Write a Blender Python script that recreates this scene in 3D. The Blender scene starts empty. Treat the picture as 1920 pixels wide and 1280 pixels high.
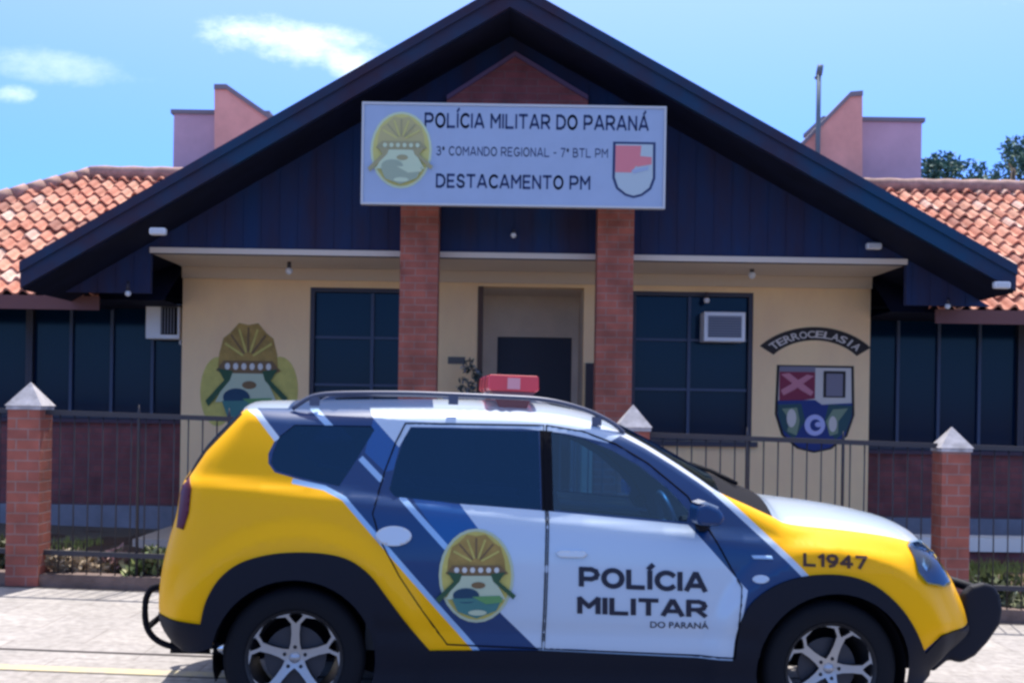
import bpy, bmesh, math, random
import numpy as np
from mathutils import Vector, Matrix
from mathutils.geometry import delaunay_2d_cdt
R = math.radians
random.seed(4)
scene = bpy.context.scene
col = scene.collection

# ------------------------------------------------------------------ camera, sky, sun, exposure
EYE = 1.612; FPX = 2250.0; ROLL = R(0.9); HORX, HORY = 960.0, 760.0
cam_d = bpy.data.cameras.new('camera'); cam = bpy.data.objects.new('camera', cam_d); col.objects.link(cam)
cam_d.sensor_width = 36; cam_d.lens = FPX/1920*36; cam_d.shift_y = 120/1920
cam_d.clip_start = 0.1; cam_d.clip_end = 5000
cam.matrix_world = Matrix.Translation((0, 0, EYE)) @ Matrix.Rotation(R(90), 4, 'X') @ Matrix.Rotation(ROLL, 4, 'Z')
scene.camera = cam
scene.render.resolution_x = 1024; scene.render.resolution_y = 682
scene.view_settings.view_transform = 'Standard'; scene.view_settings.look = 'None'
scene.view_settings.exposure = 1.0; scene.view_settings.gamma = 1
scene.cycles.filter_width = 2.8

SUN_EL, SUN_AZ = R(66), R(12)      # behind the building, a little to the right (azimuth measured from +Y to +X)
sd = Vector((math.sin(SUN_AZ)*math.cos(SUN_EL), math.cos(SUN_AZ)*math.cos(SUN_EL), math.sin(SUN_EL)))
sun_d = bpy.data.lights.new('sun', 'SUN'); sun_d.energy = 3.6; sun_d.angle = R(0.5); sun_d.color = (1, .95, .88)
sun = bpy.data.objects.new('sun', sun_d); col.objects.link(sun)
sun.rotation_euler = (-sd).to_track_quat('-Z', 'Y').to_euler(); sun.location = (0, 0, 30)

world = bpy.data.worlds.new('World'); scene.world = world; world.use_nodes = True
nt = world.node_tree; N = nt.nodes; L = nt.links; N.clear()
def wn(t, **k):
    n = N.new(t)
    for a, b in k.items(): setattr(n, a, b)
    return n
def wm(op, a, b=None, c=None):
    n = wn('ShaderNodeMath', operation=op)
    for i, v in enumerate((a, b, c)):
        if v is None: continue
        if isinstance(v, (int, float)): n.inputs[i].default_value = v
        else: L.new(v, n.inputs[i])
    return n.outputs[0]
sky = wn('ShaderNodeTexSky', sky_type='NISHITA', sun_disc=False)
sky.sun_elevation = SUN_EL; sky.sun_rotation = SUN_AZ; sky.air_density = 1.0; sky.dust_density = 0.3; sky.ozone_density = 3.0
tint = wn('ShaderNodeMix', data_type='RGBA', blend_type='MULTIPLY'); tint.inputs[0].default_value = 1
L.new(sky.outputs[0], tint.inputs[6])
geo0 = wn('ShaderNodeTexCoord'); sep0 = wn('ShaderNodeSeparateXYZ'); L.new(geo0.outputs['Generated'], sep0.inputs[0])
elr = wn('ShaderNodeMapRange', interpolation_type='SMOOTHSTEP'); L.new(sep0.outputs[2], elr.inputs[0]); elr.inputs[1].default_value = .1; elr.inputs[2].default_value = .75
tmx = wn('ShaderNodeMix', data_type='RGBA'); L.new(elr.outputs[0], tmx.inputs[0]); tmx.inputs[6].default_value = (0.235, 0.44, 0.95, 1); tmx.inputs[7].default_value = (1.9, 1.35, 1.0, 1)
L.new(tmx.outputs[2], tint.inputs[7])
geo = wn('ShaderNodeTexCoord'); sep = wn('ShaderNodeSeparateXYZ'); L.new(geo.outputs['Generated'], sep.inputs[0])
yy = wm('MAXIMUM', sep.outputs[1], 0.02)
ca = wm('DIVIDE', sep.outputs[0], yy); cb = wm('DIVIDE', sep.outputs[2], yy)
cmb = wn('ShaderNodeCombineXYZ'); L.new(wm('MULTIPLY', ca, 9.0), cmb.inputs[0]); L.new(wm('MULTIPLY', cb, 16.0), cmb.inputs[1])
noi = wn('ShaderNodeTexNoise'); noi.inputs['Scale'].default_value = 2.3; noi.inputs['Detail'].default_value = 10; noi.inputs['Roughness'].default_value = .68
L.new(cmb.outputs[0], noi.inputs['Vector'])
def blob(cx, cy, rx, ry, sl, amp, front):
    da = wm('SUBTRACT', ca, cx); db = wm('SUBTRACT', wm('SUBTRACT', cb, cy), wm('MULTIPLY', da, sl))
    e = wm('ADD', wm('POWER', wm('DIVIDE', wm('ABSOLUTE', da), rx), 2), wm('POWER', wm('DIVIDE', wm('ABSOLUTE', db), ry), 2))
    v = wm('SUBTRACT', 1.0, e)
    v = wm('ADD', v, wm('MULTIPLY', wm('SUBTRACT', noi.outputs[0], 0.5), 2.6))
    n = wn('ShaderNodeMapRange', interpolation_type='SMOOTHSTEP'); L.new(v, n.inputs[0]); n.inputs[1].default_value = 0; n.inputs[2].default_value = 1.7
    return wm('MULTIPLY', wm('MULTIPLY', n.outputs[0], amp), wm('GREATER_THAN', sep.outputs[1], 0.05))
cl = blob(-.19, .300, .085, .022, -.12, 1.0, 1)
cl = wm('MAXIMUM', cl, blob(-.145, .285, .05, .022, -.55, .95, 1))
cl = wm('MAXIMUM', cl, blob(-.385, .275, .075, .018, -.1, .35, 1))
cl = wm('MAXIMUM', cl, blob(-.42, .253, .022, .010, 0, .7, 1))
cl = wm('MAXIMUM', cl, blob(.6, .35, .2, .05, 0, .6, 1))
mixc = wn('ShaderNodeMix', data_type='RGBA'); L.new(cl, mixc.inputs[0]); L.new(tint.outputs[2], mixc.inputs[6]); mixc.inputs[7].default_value = (5.0, 5.6, 5.8, 1)
bg = wn('ShaderNodeBackground'); bg.inputs[1].default_value = 0.15; L.new(mixc.outputs[2], bg.inputs[0])
wo = wn('ShaderNodeOutputWorld'); L.new(bg.outputs[0], wo.inputs[0])

# ------------------------------------------------------------------ helpers
def at(px, py, Y):
    """point of the place that stands Y metres in front of the eye"""
    u, v = px-HORX, HORY-py
    U = u*math.cos(ROLL)-v*math.sin(ROLL); V = u*math.sin(ROLL)+v*math.cos(ROLL)
    return Vector((U*Y/FPX, Y, EYE+V*Y/FPX))

def tag(o, label=None, cat=None, group=None, kind=None):
    if label: o['label'] = label
    if cat: o['category'] = cat
    if group: o['group'] = group
    if kind: o['kind'] = kind
    return o
def empty(name, loc, label=None, cat=None, group=None):
    o = bpy.data.objects.new(name, None); col.objects.link(o); o.location = loc; o.empty_display_size = .2
    return tag(o, label, cat, group)

class MB:
    """collects shapes, then links them as one mesh object"""
    def __init__(s): s.v = []; s.f = []; s.m = []; s.sm = []; s.cm = 0
    def add(s, vs, fs, smooth=False):
        b = len(s.v); s.v += [tuple(p) for p in vs]
        for f in fs: s.f.append([b+i for i in f]); s.m.append(s.cm); s.sm.append(smooth)
        return s
    def box(s, x0, y0, z0, x1, y1, z1):
        vs = [(x, y, z) for z in (z0, z1) for y in (y0, y1) for x in (x0, x1)]
        return s.add(vs, [(0, 2, 3, 1), (4, 5, 7, 6), (0, 1, 5, 4), (2, 6, 7, 3), (0, 4, 6, 2), (1, 3, 7, 5)])
    def tube(s, pts, r, n=10, caps=True):
        pts = [Vector(p) for p in pts]; rs = r if isinstance(r, (list, tuple)) else [r]*len(pts)
        vs = []; fs = []
        for i, p in enumerate(pts):
            t = (pts[min(i+1, len(pts)-1)]-pts[max(i-1, 0)]).normalized()
            a = t.cross(Vector((0, 0, 1)))
            if a.length < .05: a = t.cross(Vector((0, 1, 0)))
            a.normalize(); b = t.cross(a)
            for k in range(n):
                q = 2*math.pi*k/n; vs.append(p+(a*math.cos(q)+b*math.sin(q))*rs[i])
        for i in range(len(pts)-1):
            for k in range(n): fs.append((i*n+k, i*n+(k+1) % n, (i+1)*n+(k+1) % n, (i+1)*n+k))
        if caps: fs += [tuple(range(n))[::-1], tuple((len(pts)-1)*n+k for k in range(n))]
        return s.add(vs, fs, True)
    def lathe(s, prof, origin, axis='y', n=48, closed=False):
        ox, oy, oz = origin; vs = []; fs = []
        for k in range(n):
            q = 2*math.pi*k/n
            for (r, t) in prof:
                a, b = r*math.cos(q), r*math.sin(q)
                vs.append((ox+a, oy+t, oz+b) if axis == 'y' else (ox+a, oy+b, oz+t) if axis == 'z' else (ox+t, oy+a, oz+b))
        m = len(prof)
        for k in range(n):
            k2 = (k+1) % n
            for j in range(m-1 if not closed else m):
                j2 = (j+1) % m; fs.append((k*m+j, k2*m+j, k2*m+j2, k*m+j2))
        return s.add(vs, fs, True)
    def ext(s, poly, y0, y1):
        """polygon in x,z pulled from y0 to y1"""
        n = len(poly); vs = [(x, y0, z) for x, z in poly]+[(x, y1, z) for x, z in poly]
        fs = [tuple(range(n)), tuple(range(2*n-1, n-1, -1))]+[(i, i+n, (i+1) % n+n, (i+1) % n) for i in range(n)]
        return s.add(vs, fs)
    def build(s, name, mats, parent=None, bevel=0, seg=2, recalc=True):
        me = bpy.data.meshes.new(name); me.from_pydata(s.v, [], s.f)
        if not isinstance(mats, (list, tuple)): mats = [mats]
        for m in mats: me.materials.append(m)
        me.polygons.foreach_set('material_index', s.m); me.polygons.foreach_set('use_smooth', s.sm)
        me.update()
        if recalc:
            bm = bmesh.new(); bm.from_mesh(me); bmesh.ops.recalc_face_normals(bm, faces=bm.faces)
            if bevel:
                es = [e for e in bm.edges if len(e.link_faces) == 2 and e.calc_face_angle(0) > .6]
                bmesh.ops.bevel(bm, geom=es, offset=bevel, segments=seg, affect='EDGES', profile=.5)
            bm.to_mesh(me); bm.free()
        o = bpy.data.objects.new(name, me); col.objects.link(o)
        if parent: o.parent = parent
        return o

# ------------------------------------------------------------------ materials
def mat(name, color, rough=.6, metal=0, spec=.5, coat=0, noise=0, nscale=6, bump=0, bscale=40, c2=None, stretch=None, coat_rough=.05):
    m = bpy.data.materials.new(name); m.use_nodes = True; t = m.node_tree; b = t.nodes['Principled BSDF']
    b.inputs['Base Color'].default_value = (*color, 1); b.inputs['Roughness'].default_value = rough
    b.inputs['Metallic'].default_value = metal; b.inputs['Specular IOR Level'].default_value = spec
    b.inputs['Coat Weight'].default_value = coat; b.inputs['Coat Roughness'].default_value = coat_rough
    if noise or bump:
        tc = t.nodes.new('ShaderNodeTexCoord'); mp = t.nodes.new('ShaderNodeMapping'); t.links.new(tc.outputs['Object'], mp.inputs[0])
        if stretch: mp.inputs['Scale'].default_value = stretch
    if noise:
        n = t.nodes.new('ShaderNodeTexNoise'); n.inputs['Scale'].default_value = nscale; n.inputs['Detail'].default_value = 6; n.inputs['Roughness'].default_value = .65
        t.links.new(mp.outputs[0], n.inputs['Vector'])
        x = t.nodes.new('ShaderNodeMix'); x.data_type = 'RGBA'
        mr = t.nodes.new('ShaderNodeMapRange'); mr.inputs[1].default_value = .35; mr.inputs[2].default_value = .65; t.links.new(n.outputs[0], mr.inputs[0])
        t.links.new(mr.outputs[0], x.inputs[0])
        x.inputs[6].default_value = (*color, 1); x.inputs[7].default_value = (*(c2 or tuple(c*(1-noise) for c in color)), 1)
        t.links.new(x.outputs[2], b.inputs['Base Color'])
    if bump:
        n = t.nodes.new('ShaderNodeTexNoise'); n.inputs['Scale'].default_value = bscale; n.inputs['Detail'].default_value = 4
        t.links.new(mp.outputs[0], n.inputs['Vector'])
        bp = t.nodes.new('ShaderNodeBump'); bp.inputs['Strength'].default_value = bump; bp.inputs['Distance'].default_value = .02
        t.links.new(n.outputs[0], bp.inputs['Height']); t.links.new(bp.outputs[0], b.inputs['Normal'])
    return m
def brick_mat(name, c1, c2, mortar, w=.23, h=.075, bump=.6):
    m = bpy.data.materials.new(name); m.use_nodes = True; t = m.node_tree; b = t.nodes['Principled BSDF']; b.inputs['Roughness'].default_value = .8
    tc = t.nodes.new('ShaderNodeTexCoord'); sp = t.nodes.new('ShaderNodeSeparateXYZ'); cm = t.nodes.new('ShaderNodeCombineXYZ'); ad = t.nodes.new('ShaderNodeMath')
    t.links.new(tc.outputs['Object'], sp.inputs[0]); t.links.new(sp.outputs[0], ad.inputs[0]); t.links.new(sp.outputs[1], ad.inputs[1])
    t.links.new(ad.outputs[0], cm.inputs[0]); t.links.new(sp.outputs[2], cm.inputs[1])
    br = t.nodes.new('ShaderNodeTexBrick'); t.links.new(cm.outputs[0], br.inputs['Vector'])
    br.inputs['Color1'].default_value = (*c1, 1); br.inputs['Color2'].default_value = (*c2, 1); br.inputs['Mortar'].default_value = (*mortar, 1)
    br.inputs['Scale'].default_value = 1; br.inputs['Brick Width'].default_value = w; br.inputs['Row Height'].default_value = h; br.inputs['Mortar Size'].default_value = .007
    br.inputs['Mortar Smooth'].default_value = .3
    n = t.nodes.new('ShaderNodeTexNoise'); n.inputs['Scale'].default_value = 5; n.inputs['Detail'].default_value = 6; t.links.new(tc.outputs['Object'], n.inputs['Vector'])
    x = t.nodes.new('ShaderNodeMix'); x.data_type = 'RGBA'; x.blend_type = 'MULTIPLY'; x.inputs[0].default_value = .8
    cr = t.nodes.new('ShaderNodeMapRange'); cr.inputs[1].default_value = .3; cr.inputs[2].default_value = .7; cr.inputs[3].default_value = .6; cr.inputs[4].default_value = 1.25
    t.links.new(n.outputs[0], cr.inputs[0]); t.links.new(br.outputs[0], x.inputs[6]); t.links.new(cr.outputs[0], x.inputs[7]); t.links.new(x.outputs[2], b.inputs['Base Color'])
    bp = t.nodes.new('ShaderNodeBump'); bp.inputs['Strength'].default_value = bump; bp.inputs['Distance'].default_value = .006; bp.invert = True
    t.links.new(br.outputs['Fac'], bp.inputs['Height']); t.links.new(bp.outputs[0], b.inputs['Normal'])
    return m
def glass_mat(name, tintc, gloss=(.9, .95, 1), base=.06):
    m = bpy.data.materials.new(name); m.use_nodes = True; t = m.node_tree; t.nodes.clear()
    tr = t.nodes.new('ShaderNodeBsdfTransparent'); tr.inputs[0].default_value = (*tintc, 1)
    gl = t.nodes.new('ShaderNodeBsdfGlossy'); gl.inputs['Roughness'].default_value = .02; gl.inputs[0].default_value = (*gloss, 1)
    lw = t.nodes.new('ShaderNodeFresnel'); lw.inputs[0].default_value = 1.5
    ad = t.nodes.new('ShaderNodeMath'); ad.inputs[1].default_value = base; t.links.new(lw.outputs[0], ad.inputs[0]); ad.use_clamp = True
    mx = t.nodes.new('ShaderNodeMixShader'); t.links.new(ad.outputs[0], mx.inputs[0]); t.links.new(tr.outputs[0], mx.inputs[1]); t.links.new(gl.outputs[0], mx.inputs[2])
    o = t.nodes.new('ShaderNodeOutputMaterial'); t.links.new(mx.outputs[0], o.inputs[0]); return m
def vcol_mat(name, rough=.75, translucent=False):
    m = bpy.data.materials.new(name); m.use_nodes = True; t = m.node_tree; b = t.nodes['Principled BSDF']; b.inputs['Roughness'].default_value = rough
    a = t.nodes.new('ShaderNodeVertexColor'); a.layer_name = 'col'
    n = t.nodes.new('ShaderNodeTexNoise'); n.inputs['Scale'].default_value = 14; n.inputs['Detail'].default_value = 5
    tc = t.nodes.new('ShaderNodeTexCoord'); t.links.new(tc.outputs['Object'], n.inputs['Vector'])
    cr = t.nodes.new('ShaderNodeMapRange'); cr.inputs[1].default_value = .3; cr.inputs[2].default_value = .7; cr.inputs[3].default_value = .75; cr.inputs[4].default_value = 1.15
    x = t.nodes.new('ShaderNodeMix'); x.data_type = 'RGBA'; x.blend_type = 'MULTIPLY'; x.inputs[0].default_value = 1
    t.links.new(n.outputs[0], cr.inputs[0]); t.links.new(a.outputs[0], x.inputs[6]); t.links.new(cr.outputs[0], x.inputs[7]); t.links.new(x.outputs[2], b.inputs['Base Color'])
    return m

M = dict(
    yellow=mat('yellow_paint', (1.0, .48, .0), .45, coat=.15, spec=.15),
    navy=mat('navy_paint', (.001, .040, .145), .4, coat=.45, spec=.3),
    blue=mat('blue_paint', (.0, .085, .29), .4, coat=.5, spec=.3),
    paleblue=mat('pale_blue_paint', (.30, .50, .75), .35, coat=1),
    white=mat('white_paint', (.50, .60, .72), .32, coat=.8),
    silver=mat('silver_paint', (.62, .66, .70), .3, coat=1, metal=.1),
    clad=mat('black_plastic', (.005, .007, .016), .65, spec=.25, bump=.15, bscale=220),
    seam=mat('seam_black', (.006, .006, .010), .85, spec=.15),
    tyre=mat('tyre_rubber', (.006, .007, .011), .8, spec=.25, bump=.2, bscale=120),
    alloy=mat('machined_alloy', (.42, .43, .46), .35, metal=.7),
    alloy_dark=mat('dark_alloy', (.02, .02, .024), .5, metal=.3),
    steel=mat('brake_steel', (.04, .04, .05), .5, metal=.3),
    chrome=mat('chrome', (.75, .78, .8), .12, metal=1),
    railm=mat('roof_rail_metal', (.10, .11, .16), .4, metal=.3),
    seat=mat('seat_cloth', (.03, .035, .05), .9),
    dash=mat('dash_plastic', (.03, .035, .045), .6),
    ink=mat('black_lettering', (.008, .010, .03), .5),
    inkblue=mat('navy_lettering', (.01, .03, .12), .5),
    carglass=glass_mat('tinted_glass', (.02, .05, .13), (.16, .45, 1.0)),
    frontglass=glass_mat('clear_glass', (.24, .52, .80), (.40, .68, 1.0)),
    lamp_clear=glass_mat('lamp_lens', (.6, .8, .95), base=.04),
    redlens=mat('red_lens', (.80, .035, .05), .35, coat=.5),
    darkred=mat('dark_red_lens', (.16, .0, .01), .3, coat=1),
    tail=mat('tail_lens', (.10, .004, .01), .4, coat=.2, spec=.2),
    cream=mat('cream_render', (.94, .65, .34), .85, noise=.2, nscale=1.6, stretch=(1.3, 1, .7), c2=(.86, .58, .32), bump=.12, bscale=60),
    creamgrey=mat('porch_render', (.80, .66, .52), .85, noise=.12, nscale=2.5),
    greyrender=mat('grey_plinth', (.26, .26, .30), .85, noise=.25, nscale=3, bump=.1),
    soffit=mat('pale_soffit', (.72, .62, .52), .8),
    wood=mat('dark_stained_boards', (.009, .033, .108), .7, spec=.25, noise=.5, nscale=1.2, stretch=(2.2, 1, .5), c2=(.026, .022, .055), bump=.12, bscale=8),
    barge=mat('barge_board', (.006, .046, .110), .7, spec=.25, noise=.6, nscale=.9, c2=(.036, .020, .040)),
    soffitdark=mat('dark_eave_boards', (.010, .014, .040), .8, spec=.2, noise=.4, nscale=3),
    brickc=brick_mat('column_brick', (.44, .12, .075), (.35, .10, .065), (.35, .18, .14)),
    brickw=brick_mat('wall_brick', (.24, .07, .065), (.20, .06, .06), (.16, .08, .08)),
    brickp=brick_mat('post_brick', (.33, .095, .065), (.27, .08, .06), (.28, .16, .14), w=.19, h=.085),
    brickt=brick_mat('gable_brick', (.36, .09, .09), (.29, .08, .08), (.28, .12, .12)),
    frame=mat('window_frame', (.03, .028, .045), .5),
    framelite=mat('glazing_bar', (.035, .055, .11), .5),
    winglass=mat('window_glass', (.001, .014, .042), .10, spec=.18),
    door=mat('door_leaf', (.010, .013, .035), .5),
    whitem=mat('white_enamel', (.75, .76, .78), .4),
    acgrille=mat('grille_grey', (.22, .23, .27), .6),
    sign=mat('sign_panel', (.36, .46, .64), .55, noise=.06, nscale=3),
    signframe=mat('sign_frame', (.55, .57, .6), .4),
    signyel=mat('sign_yellow', (.58, .56, .18), .6), signyel2=mat('sign_olive', (.48, .44, .20), .6), signpale=mat('sign_pale_green', (.55, .66, .45), .6),
    signolive=mat('sign_dark_olive', (.36, .34, .18), .6), signgreen=mat('sign_grey_green', (.34, .42, .30), .6),
    signred=mat('sign_red', (.72, .22, .25), .6), signgrey=mat('sign_grey', (.45, .55, .60), .6),
    em_gold=mat('emblem_gold', (.46, .29, .07), .7, noise=.35, nscale=9), em_yel=mat('emblem_yellow', (.64, .54, .13), .7, noise=.2, nscale=7),
    em_green=mat('emblem_green', (.03, .09, .04), .7), em_pale=mat('emblem_pale', (.50, .56, .38), .7), em_white=mat('emblem_white', (.68, .66, .60), .7),
    em_blue=mat('emblem_blue', (.01, .05, .10), .7), em_brown=mat('emblem_brown', (.20, .12, .05), .7), em_midgreen=mat('emblem_midgreen', (.12, .30, .10), .7),
    em_teal=mat('emblem_teal', (.06, .20, .18), .7),
    sh_black=mat('shield_black', (.018, .012, .010), .7), sh_red=mat('shield_red', (.22, .02, .05), .7), sh_pink=mat('shield_pink', (.55, .20, .24), .7),
    sh_grey=mat('shield_grey', (.20, .18, .22), .7), sh_cream=mat('shield_cream', (.62, .55, .48), .7), sh_blue=mat('shield_blue', (.01, .03, .16), .7),
    sh_green=mat('shield_green', (.20, .26, .16), .7), sh_teal=mat('shield_teal', (.02, .07, .08), .7), sh_lilac=mat('shield_lilac', (.45, .45, .70), .7),
    capm=mat('painted_cap', (.50, .48, .50), .8, noise=.45, nscale=9),
    iron=mat('fence_iron', (.030, .028, .036), .5),
    parapet=mat('parapet_render', (.62, .44, .54), .85, noise=.15, nscale=2), salmon=mat('salmon_render', (.80, .44, .38), .85, noise=.2, nscale=2.5),
    coping=mat('coping', (.20, .20, .24), .8),
    pave=None, soil=mat('garden_soil', (.10, .055, .035), .95, noise=.5, nscale=5, bump=.6, bscale=20),
    kerb=mat('kerb_stone', (.20, .14, .12), .9, noise=.4, nscale=6, bump=.3), ledge=mat('white_ledge', (.80, .76, .72), .8),
    tile=vcol_mat('clay_tile', .85), leaf=vcol_mat('leaf', .7), bark=mat('bark', (.10, .07, .05), .9, bump=.4),
    yline=mat('worn_yellow_paint', (.55, .47, .25), .8, noise=.5, nscale=14, c2=(.38, .34, .30)),
)
# paving: pale cement with damp blotches and slab joints
m = M['pave'] = mat('paving_cement', (.41, .38, .355), .9, noise=.2, nscale=1.3, bump=.25, bscale=45, c2=(.33, .305, .28))
t = m.node_tree; b = t.nodes['Principled BSDF']; src = b.inputs['Base Color'].links[0].from_socket
tc = t.nodes.new('ShaderNodeTexCoord'); br = t.nodes.new('ShaderNodeTexBrick'); t.links.new(tc.outputs['Object'], br.inputs['Vector'])
br.inputs['Scale'].default_value = 1; br.inputs['Brick Width'].default_value = .9; br.inputs['Row Height'].default_value = .45; br.inputs['Mortar Size'].default_value = .006
br.inputs['Color1'].default_value = (1, 1, 1, 1); br.inputs['Color2'].default_value = (.9, .9, .92, 1); br.inputs['Mortar'].default_value = (.68, .66, .66, 1)
n2 = t.nodes.new('ShaderNodeTexNoise'); n2.inputs['Scale'].default_value = 18; n2.inputs['Detail'].default_value = 8; t.links.new(tc.outputs['Object'], n2.inputs['Vector'])
cr = t.nodes.new('ShaderNodeMapRange'); cr.inputs[1].default_value = .3; cr.inputs[2].default_value = .7; cr.inputs[3].default_value = .74; cr.inputs[4].default_value = 1.12; t.links.new(n2.outputs[0], cr.inputs[0])
x1 = t.nodes.new('ShaderNodeMix'); x1.data_type = 'RGBA'; x1.blend_type = 'MULTIPLY'; x1.inputs[0].default_value = 1
x2 = t.nodes.new('ShaderNodeMix'); x2.data_type = 'RGBA'; x2.blend_type = 'MULTIPLY'; x2.inputs[0].default_value = 1
t.links.new(src, x1.inputs[6]); t.links.new(br.outputs[0], x1.inputs[7]); t.links.new(x1.outputs[2], x2.inputs[6]); t.links.new(cr.outputs[0], x2.inputs[7]); t.links.new(x2.outputs[2], b.inputs['Base Color'])

# ------------------------------------------------------------------ writing
def text_polys(body, bold=.0, spacing=1.0):
    cu = bpy.data.curves.new('txt', 'FONT'); cu.body = body; cu.offset = bold; cu.space_character = spacing; cu.resolution_u = 4
    ob = bpy.data.objects.new('txt', cu); col.objects.link(ob)
    dg = bpy.context.evaluated_depsgraph_get(); me = bpy.data.meshes.new_from_object(ob.evaluated_get(dg))
    vs = np.array([tuple(v.co)[:2] for v in me.vertices]); fs = [tuple(p.vertices) for p in me.polygons]
    bpy.data.objects.remove(ob); bpy.data.curves.remove(cu); bpy.data.meshes.remove(me)
    return vs, fs
def fit(vs, x0, x1, z0, z1):
    a = vs.min(0); b = vs.max(0); return [(x0+(v[0]-a[0])/(b[0]-a[0])*(x1-x0), z0+(v[1]-a[1])/(b[1]-a[1])*(z1-z0)) for v in vs]
WORDS = []
GL = {   # letters as strokes in a unit square: lists of polylines
 'P': [[(0, 0), (0, 1)], [(0, 1), (.55, 1), (.8, .9), (.88, .7), (.8, .5), (.55, .4), (0, .4)]],
 'O': [[(.5+.5*math.cos(R(a)), .5+.5*math.sin(R(a))) for a in range(0, 361, 15)]],
 'L': [[(0, 1), (0, 0), (.8, 0)]], 'I': [[(0, 0), (0, 1)]], 'Í': [[(0, 0), (0, 1)], [(-.04, 1.22), (.14, 1.42)]],
 'C': [[(.55+.52*math.cos(R(a)), .5+.5*math.sin(R(a))) for a in range(45, 316, 15)]],
 'A': [[(0, 0), (.45, 1), (.55, 1), (1, 0)], [(.16, .27), (.84, .27)]], 'Á': [[(0, 0), (.45, 1), (.55, 1), (1, 0)], [(.16, .27), (.84, .27)], [(.5, 1.22), (.7, 1.42)]],
 'M': [[(0, 0), (0, 1)], [(0, 1), (.5, .42), (1, 1)], [(1, 1), (1, 0)]], 'T': [[(0, 1), (.9, 1)], [(.45, 1), (.45, 0)]],
 'R': [[(0, 0), (0, 1)], [(0, 1), (.55, 1), (.8, .9), (.88, .72), (.8, .52), (.55, .42), (0, .42)], [(.45, .42), (.88, 0)]],
 'D': [[(0, 0), (0, 1), (.45, 1), (.75, .88), (.92, .65), (.92, .35), (.75, .12), (.45, 0), (0, 0)]],
 'N': [[(0, 0), (0, 1)], [(0, 1), (.85, 0)], [(.85, 0), (.85, 1)]], 'E': [[(.75, 1), (0, 1), (0, 0), (.75, 0)], [(0, .5), (.65, .5)]],
 'S': [[(.78, .82), (.6, .98), (.3, 1), (.08, .85), (.08, .64), (.3, .52), (.6, .46), (.8, .32), (.76, .1), (.5, 0), (.22, .02), (0, .2)]],
 '3': [[(.05, .92), (.3, 1), (.62, .92), (.66, .7), (.5, .54), (.25, .52)], [(.5, .54), (.72, .4), (.72, .15), (.5, 0), (.2, 0), (0, .12)]],
 'G': [[(.55+.52*math.cos(R(a)), .5+.5*math.sin(R(a))) for a in range(45, 346, 15)], [(1.05, .42), (.62, .42)]], '-': [[(0, .45), (.4, .45)]],
 'º': [[(.15+.14*math.cos(R(a)), .8+.16*math.sin(R(a))) for a in range(0, 361, 30)]],
 'B': [[(0, 0), (0, 1)], [(0, 1), (.5, 1), (.7, .88), (.7, .64), (.5, .53), (0, .53)], [(.5, .53), (.8, .4), (.8, .14), (.5, 0), (0, 0)]],
 '1': [[(0, .78), (.3, 1), (.3, 0)]], '4': [[(.6, 0), (.6, 1), (0, .3), (.85, .3)]], '7': [[(0, 1), (.75, 1), (.25, 0)]],
 '9': [[(.75, .65), (.62, .45), (.38, .38), (.12, .48), (0, .7), (.12, .92), (.38, 1), (.62, .95), (.75, .75), (.72, .4), (.5, .1), (.2, 0)]],
}
def stroke_text(body, wt=.2, gap=.38):
    vs = []; fs = []; x = 0
    def quad(a, b_):
        a = Vector(a); b_ = Vector(b_); d = (b_-a).normalized(); n_ = Vector((-d.y, d.x))*wt/2; a = a-d*wt*.35; b_ = b_+d*wt*.35; k = len(vs)
        vs.extend([tuple(a-n_), tuple(b_-n_), tuple(b_+n_), tuple(a+n_)]); fs.append((k, k+1, k+2, k+3))
    wid = []; cur = 0
    for ch in body:
        wid += [cur]*(len(fs)-len(wid))
        if ch == ' ': x += .55; cur += 1; continue
        g = GL[ch]; wd = max(p[0] for st_ in g for p in st_)
        for st_ in g:
            for a, b_ in zip(st_, st_[1:]): quad((x+a[0], a[1]), (x+b_[0], b_[1]))
        x += (0 if ch in 'IÍ' else wd)+gap
    wid += [cur]*(len(fs)-len(wid)); WORDS[:] = wid
    return np.array(vs), fs
def ell(cx, cy, rx, ry, n=28, a0=0, a1=360):
    return [(cx+rx*math.cos(R(a0+(a1-a0)*i/n)), cy+ry*math.sin(R(a0+(a1-a0)*i/n))) for i in range(n if a1-a0 == 360 else n+1)]

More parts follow.
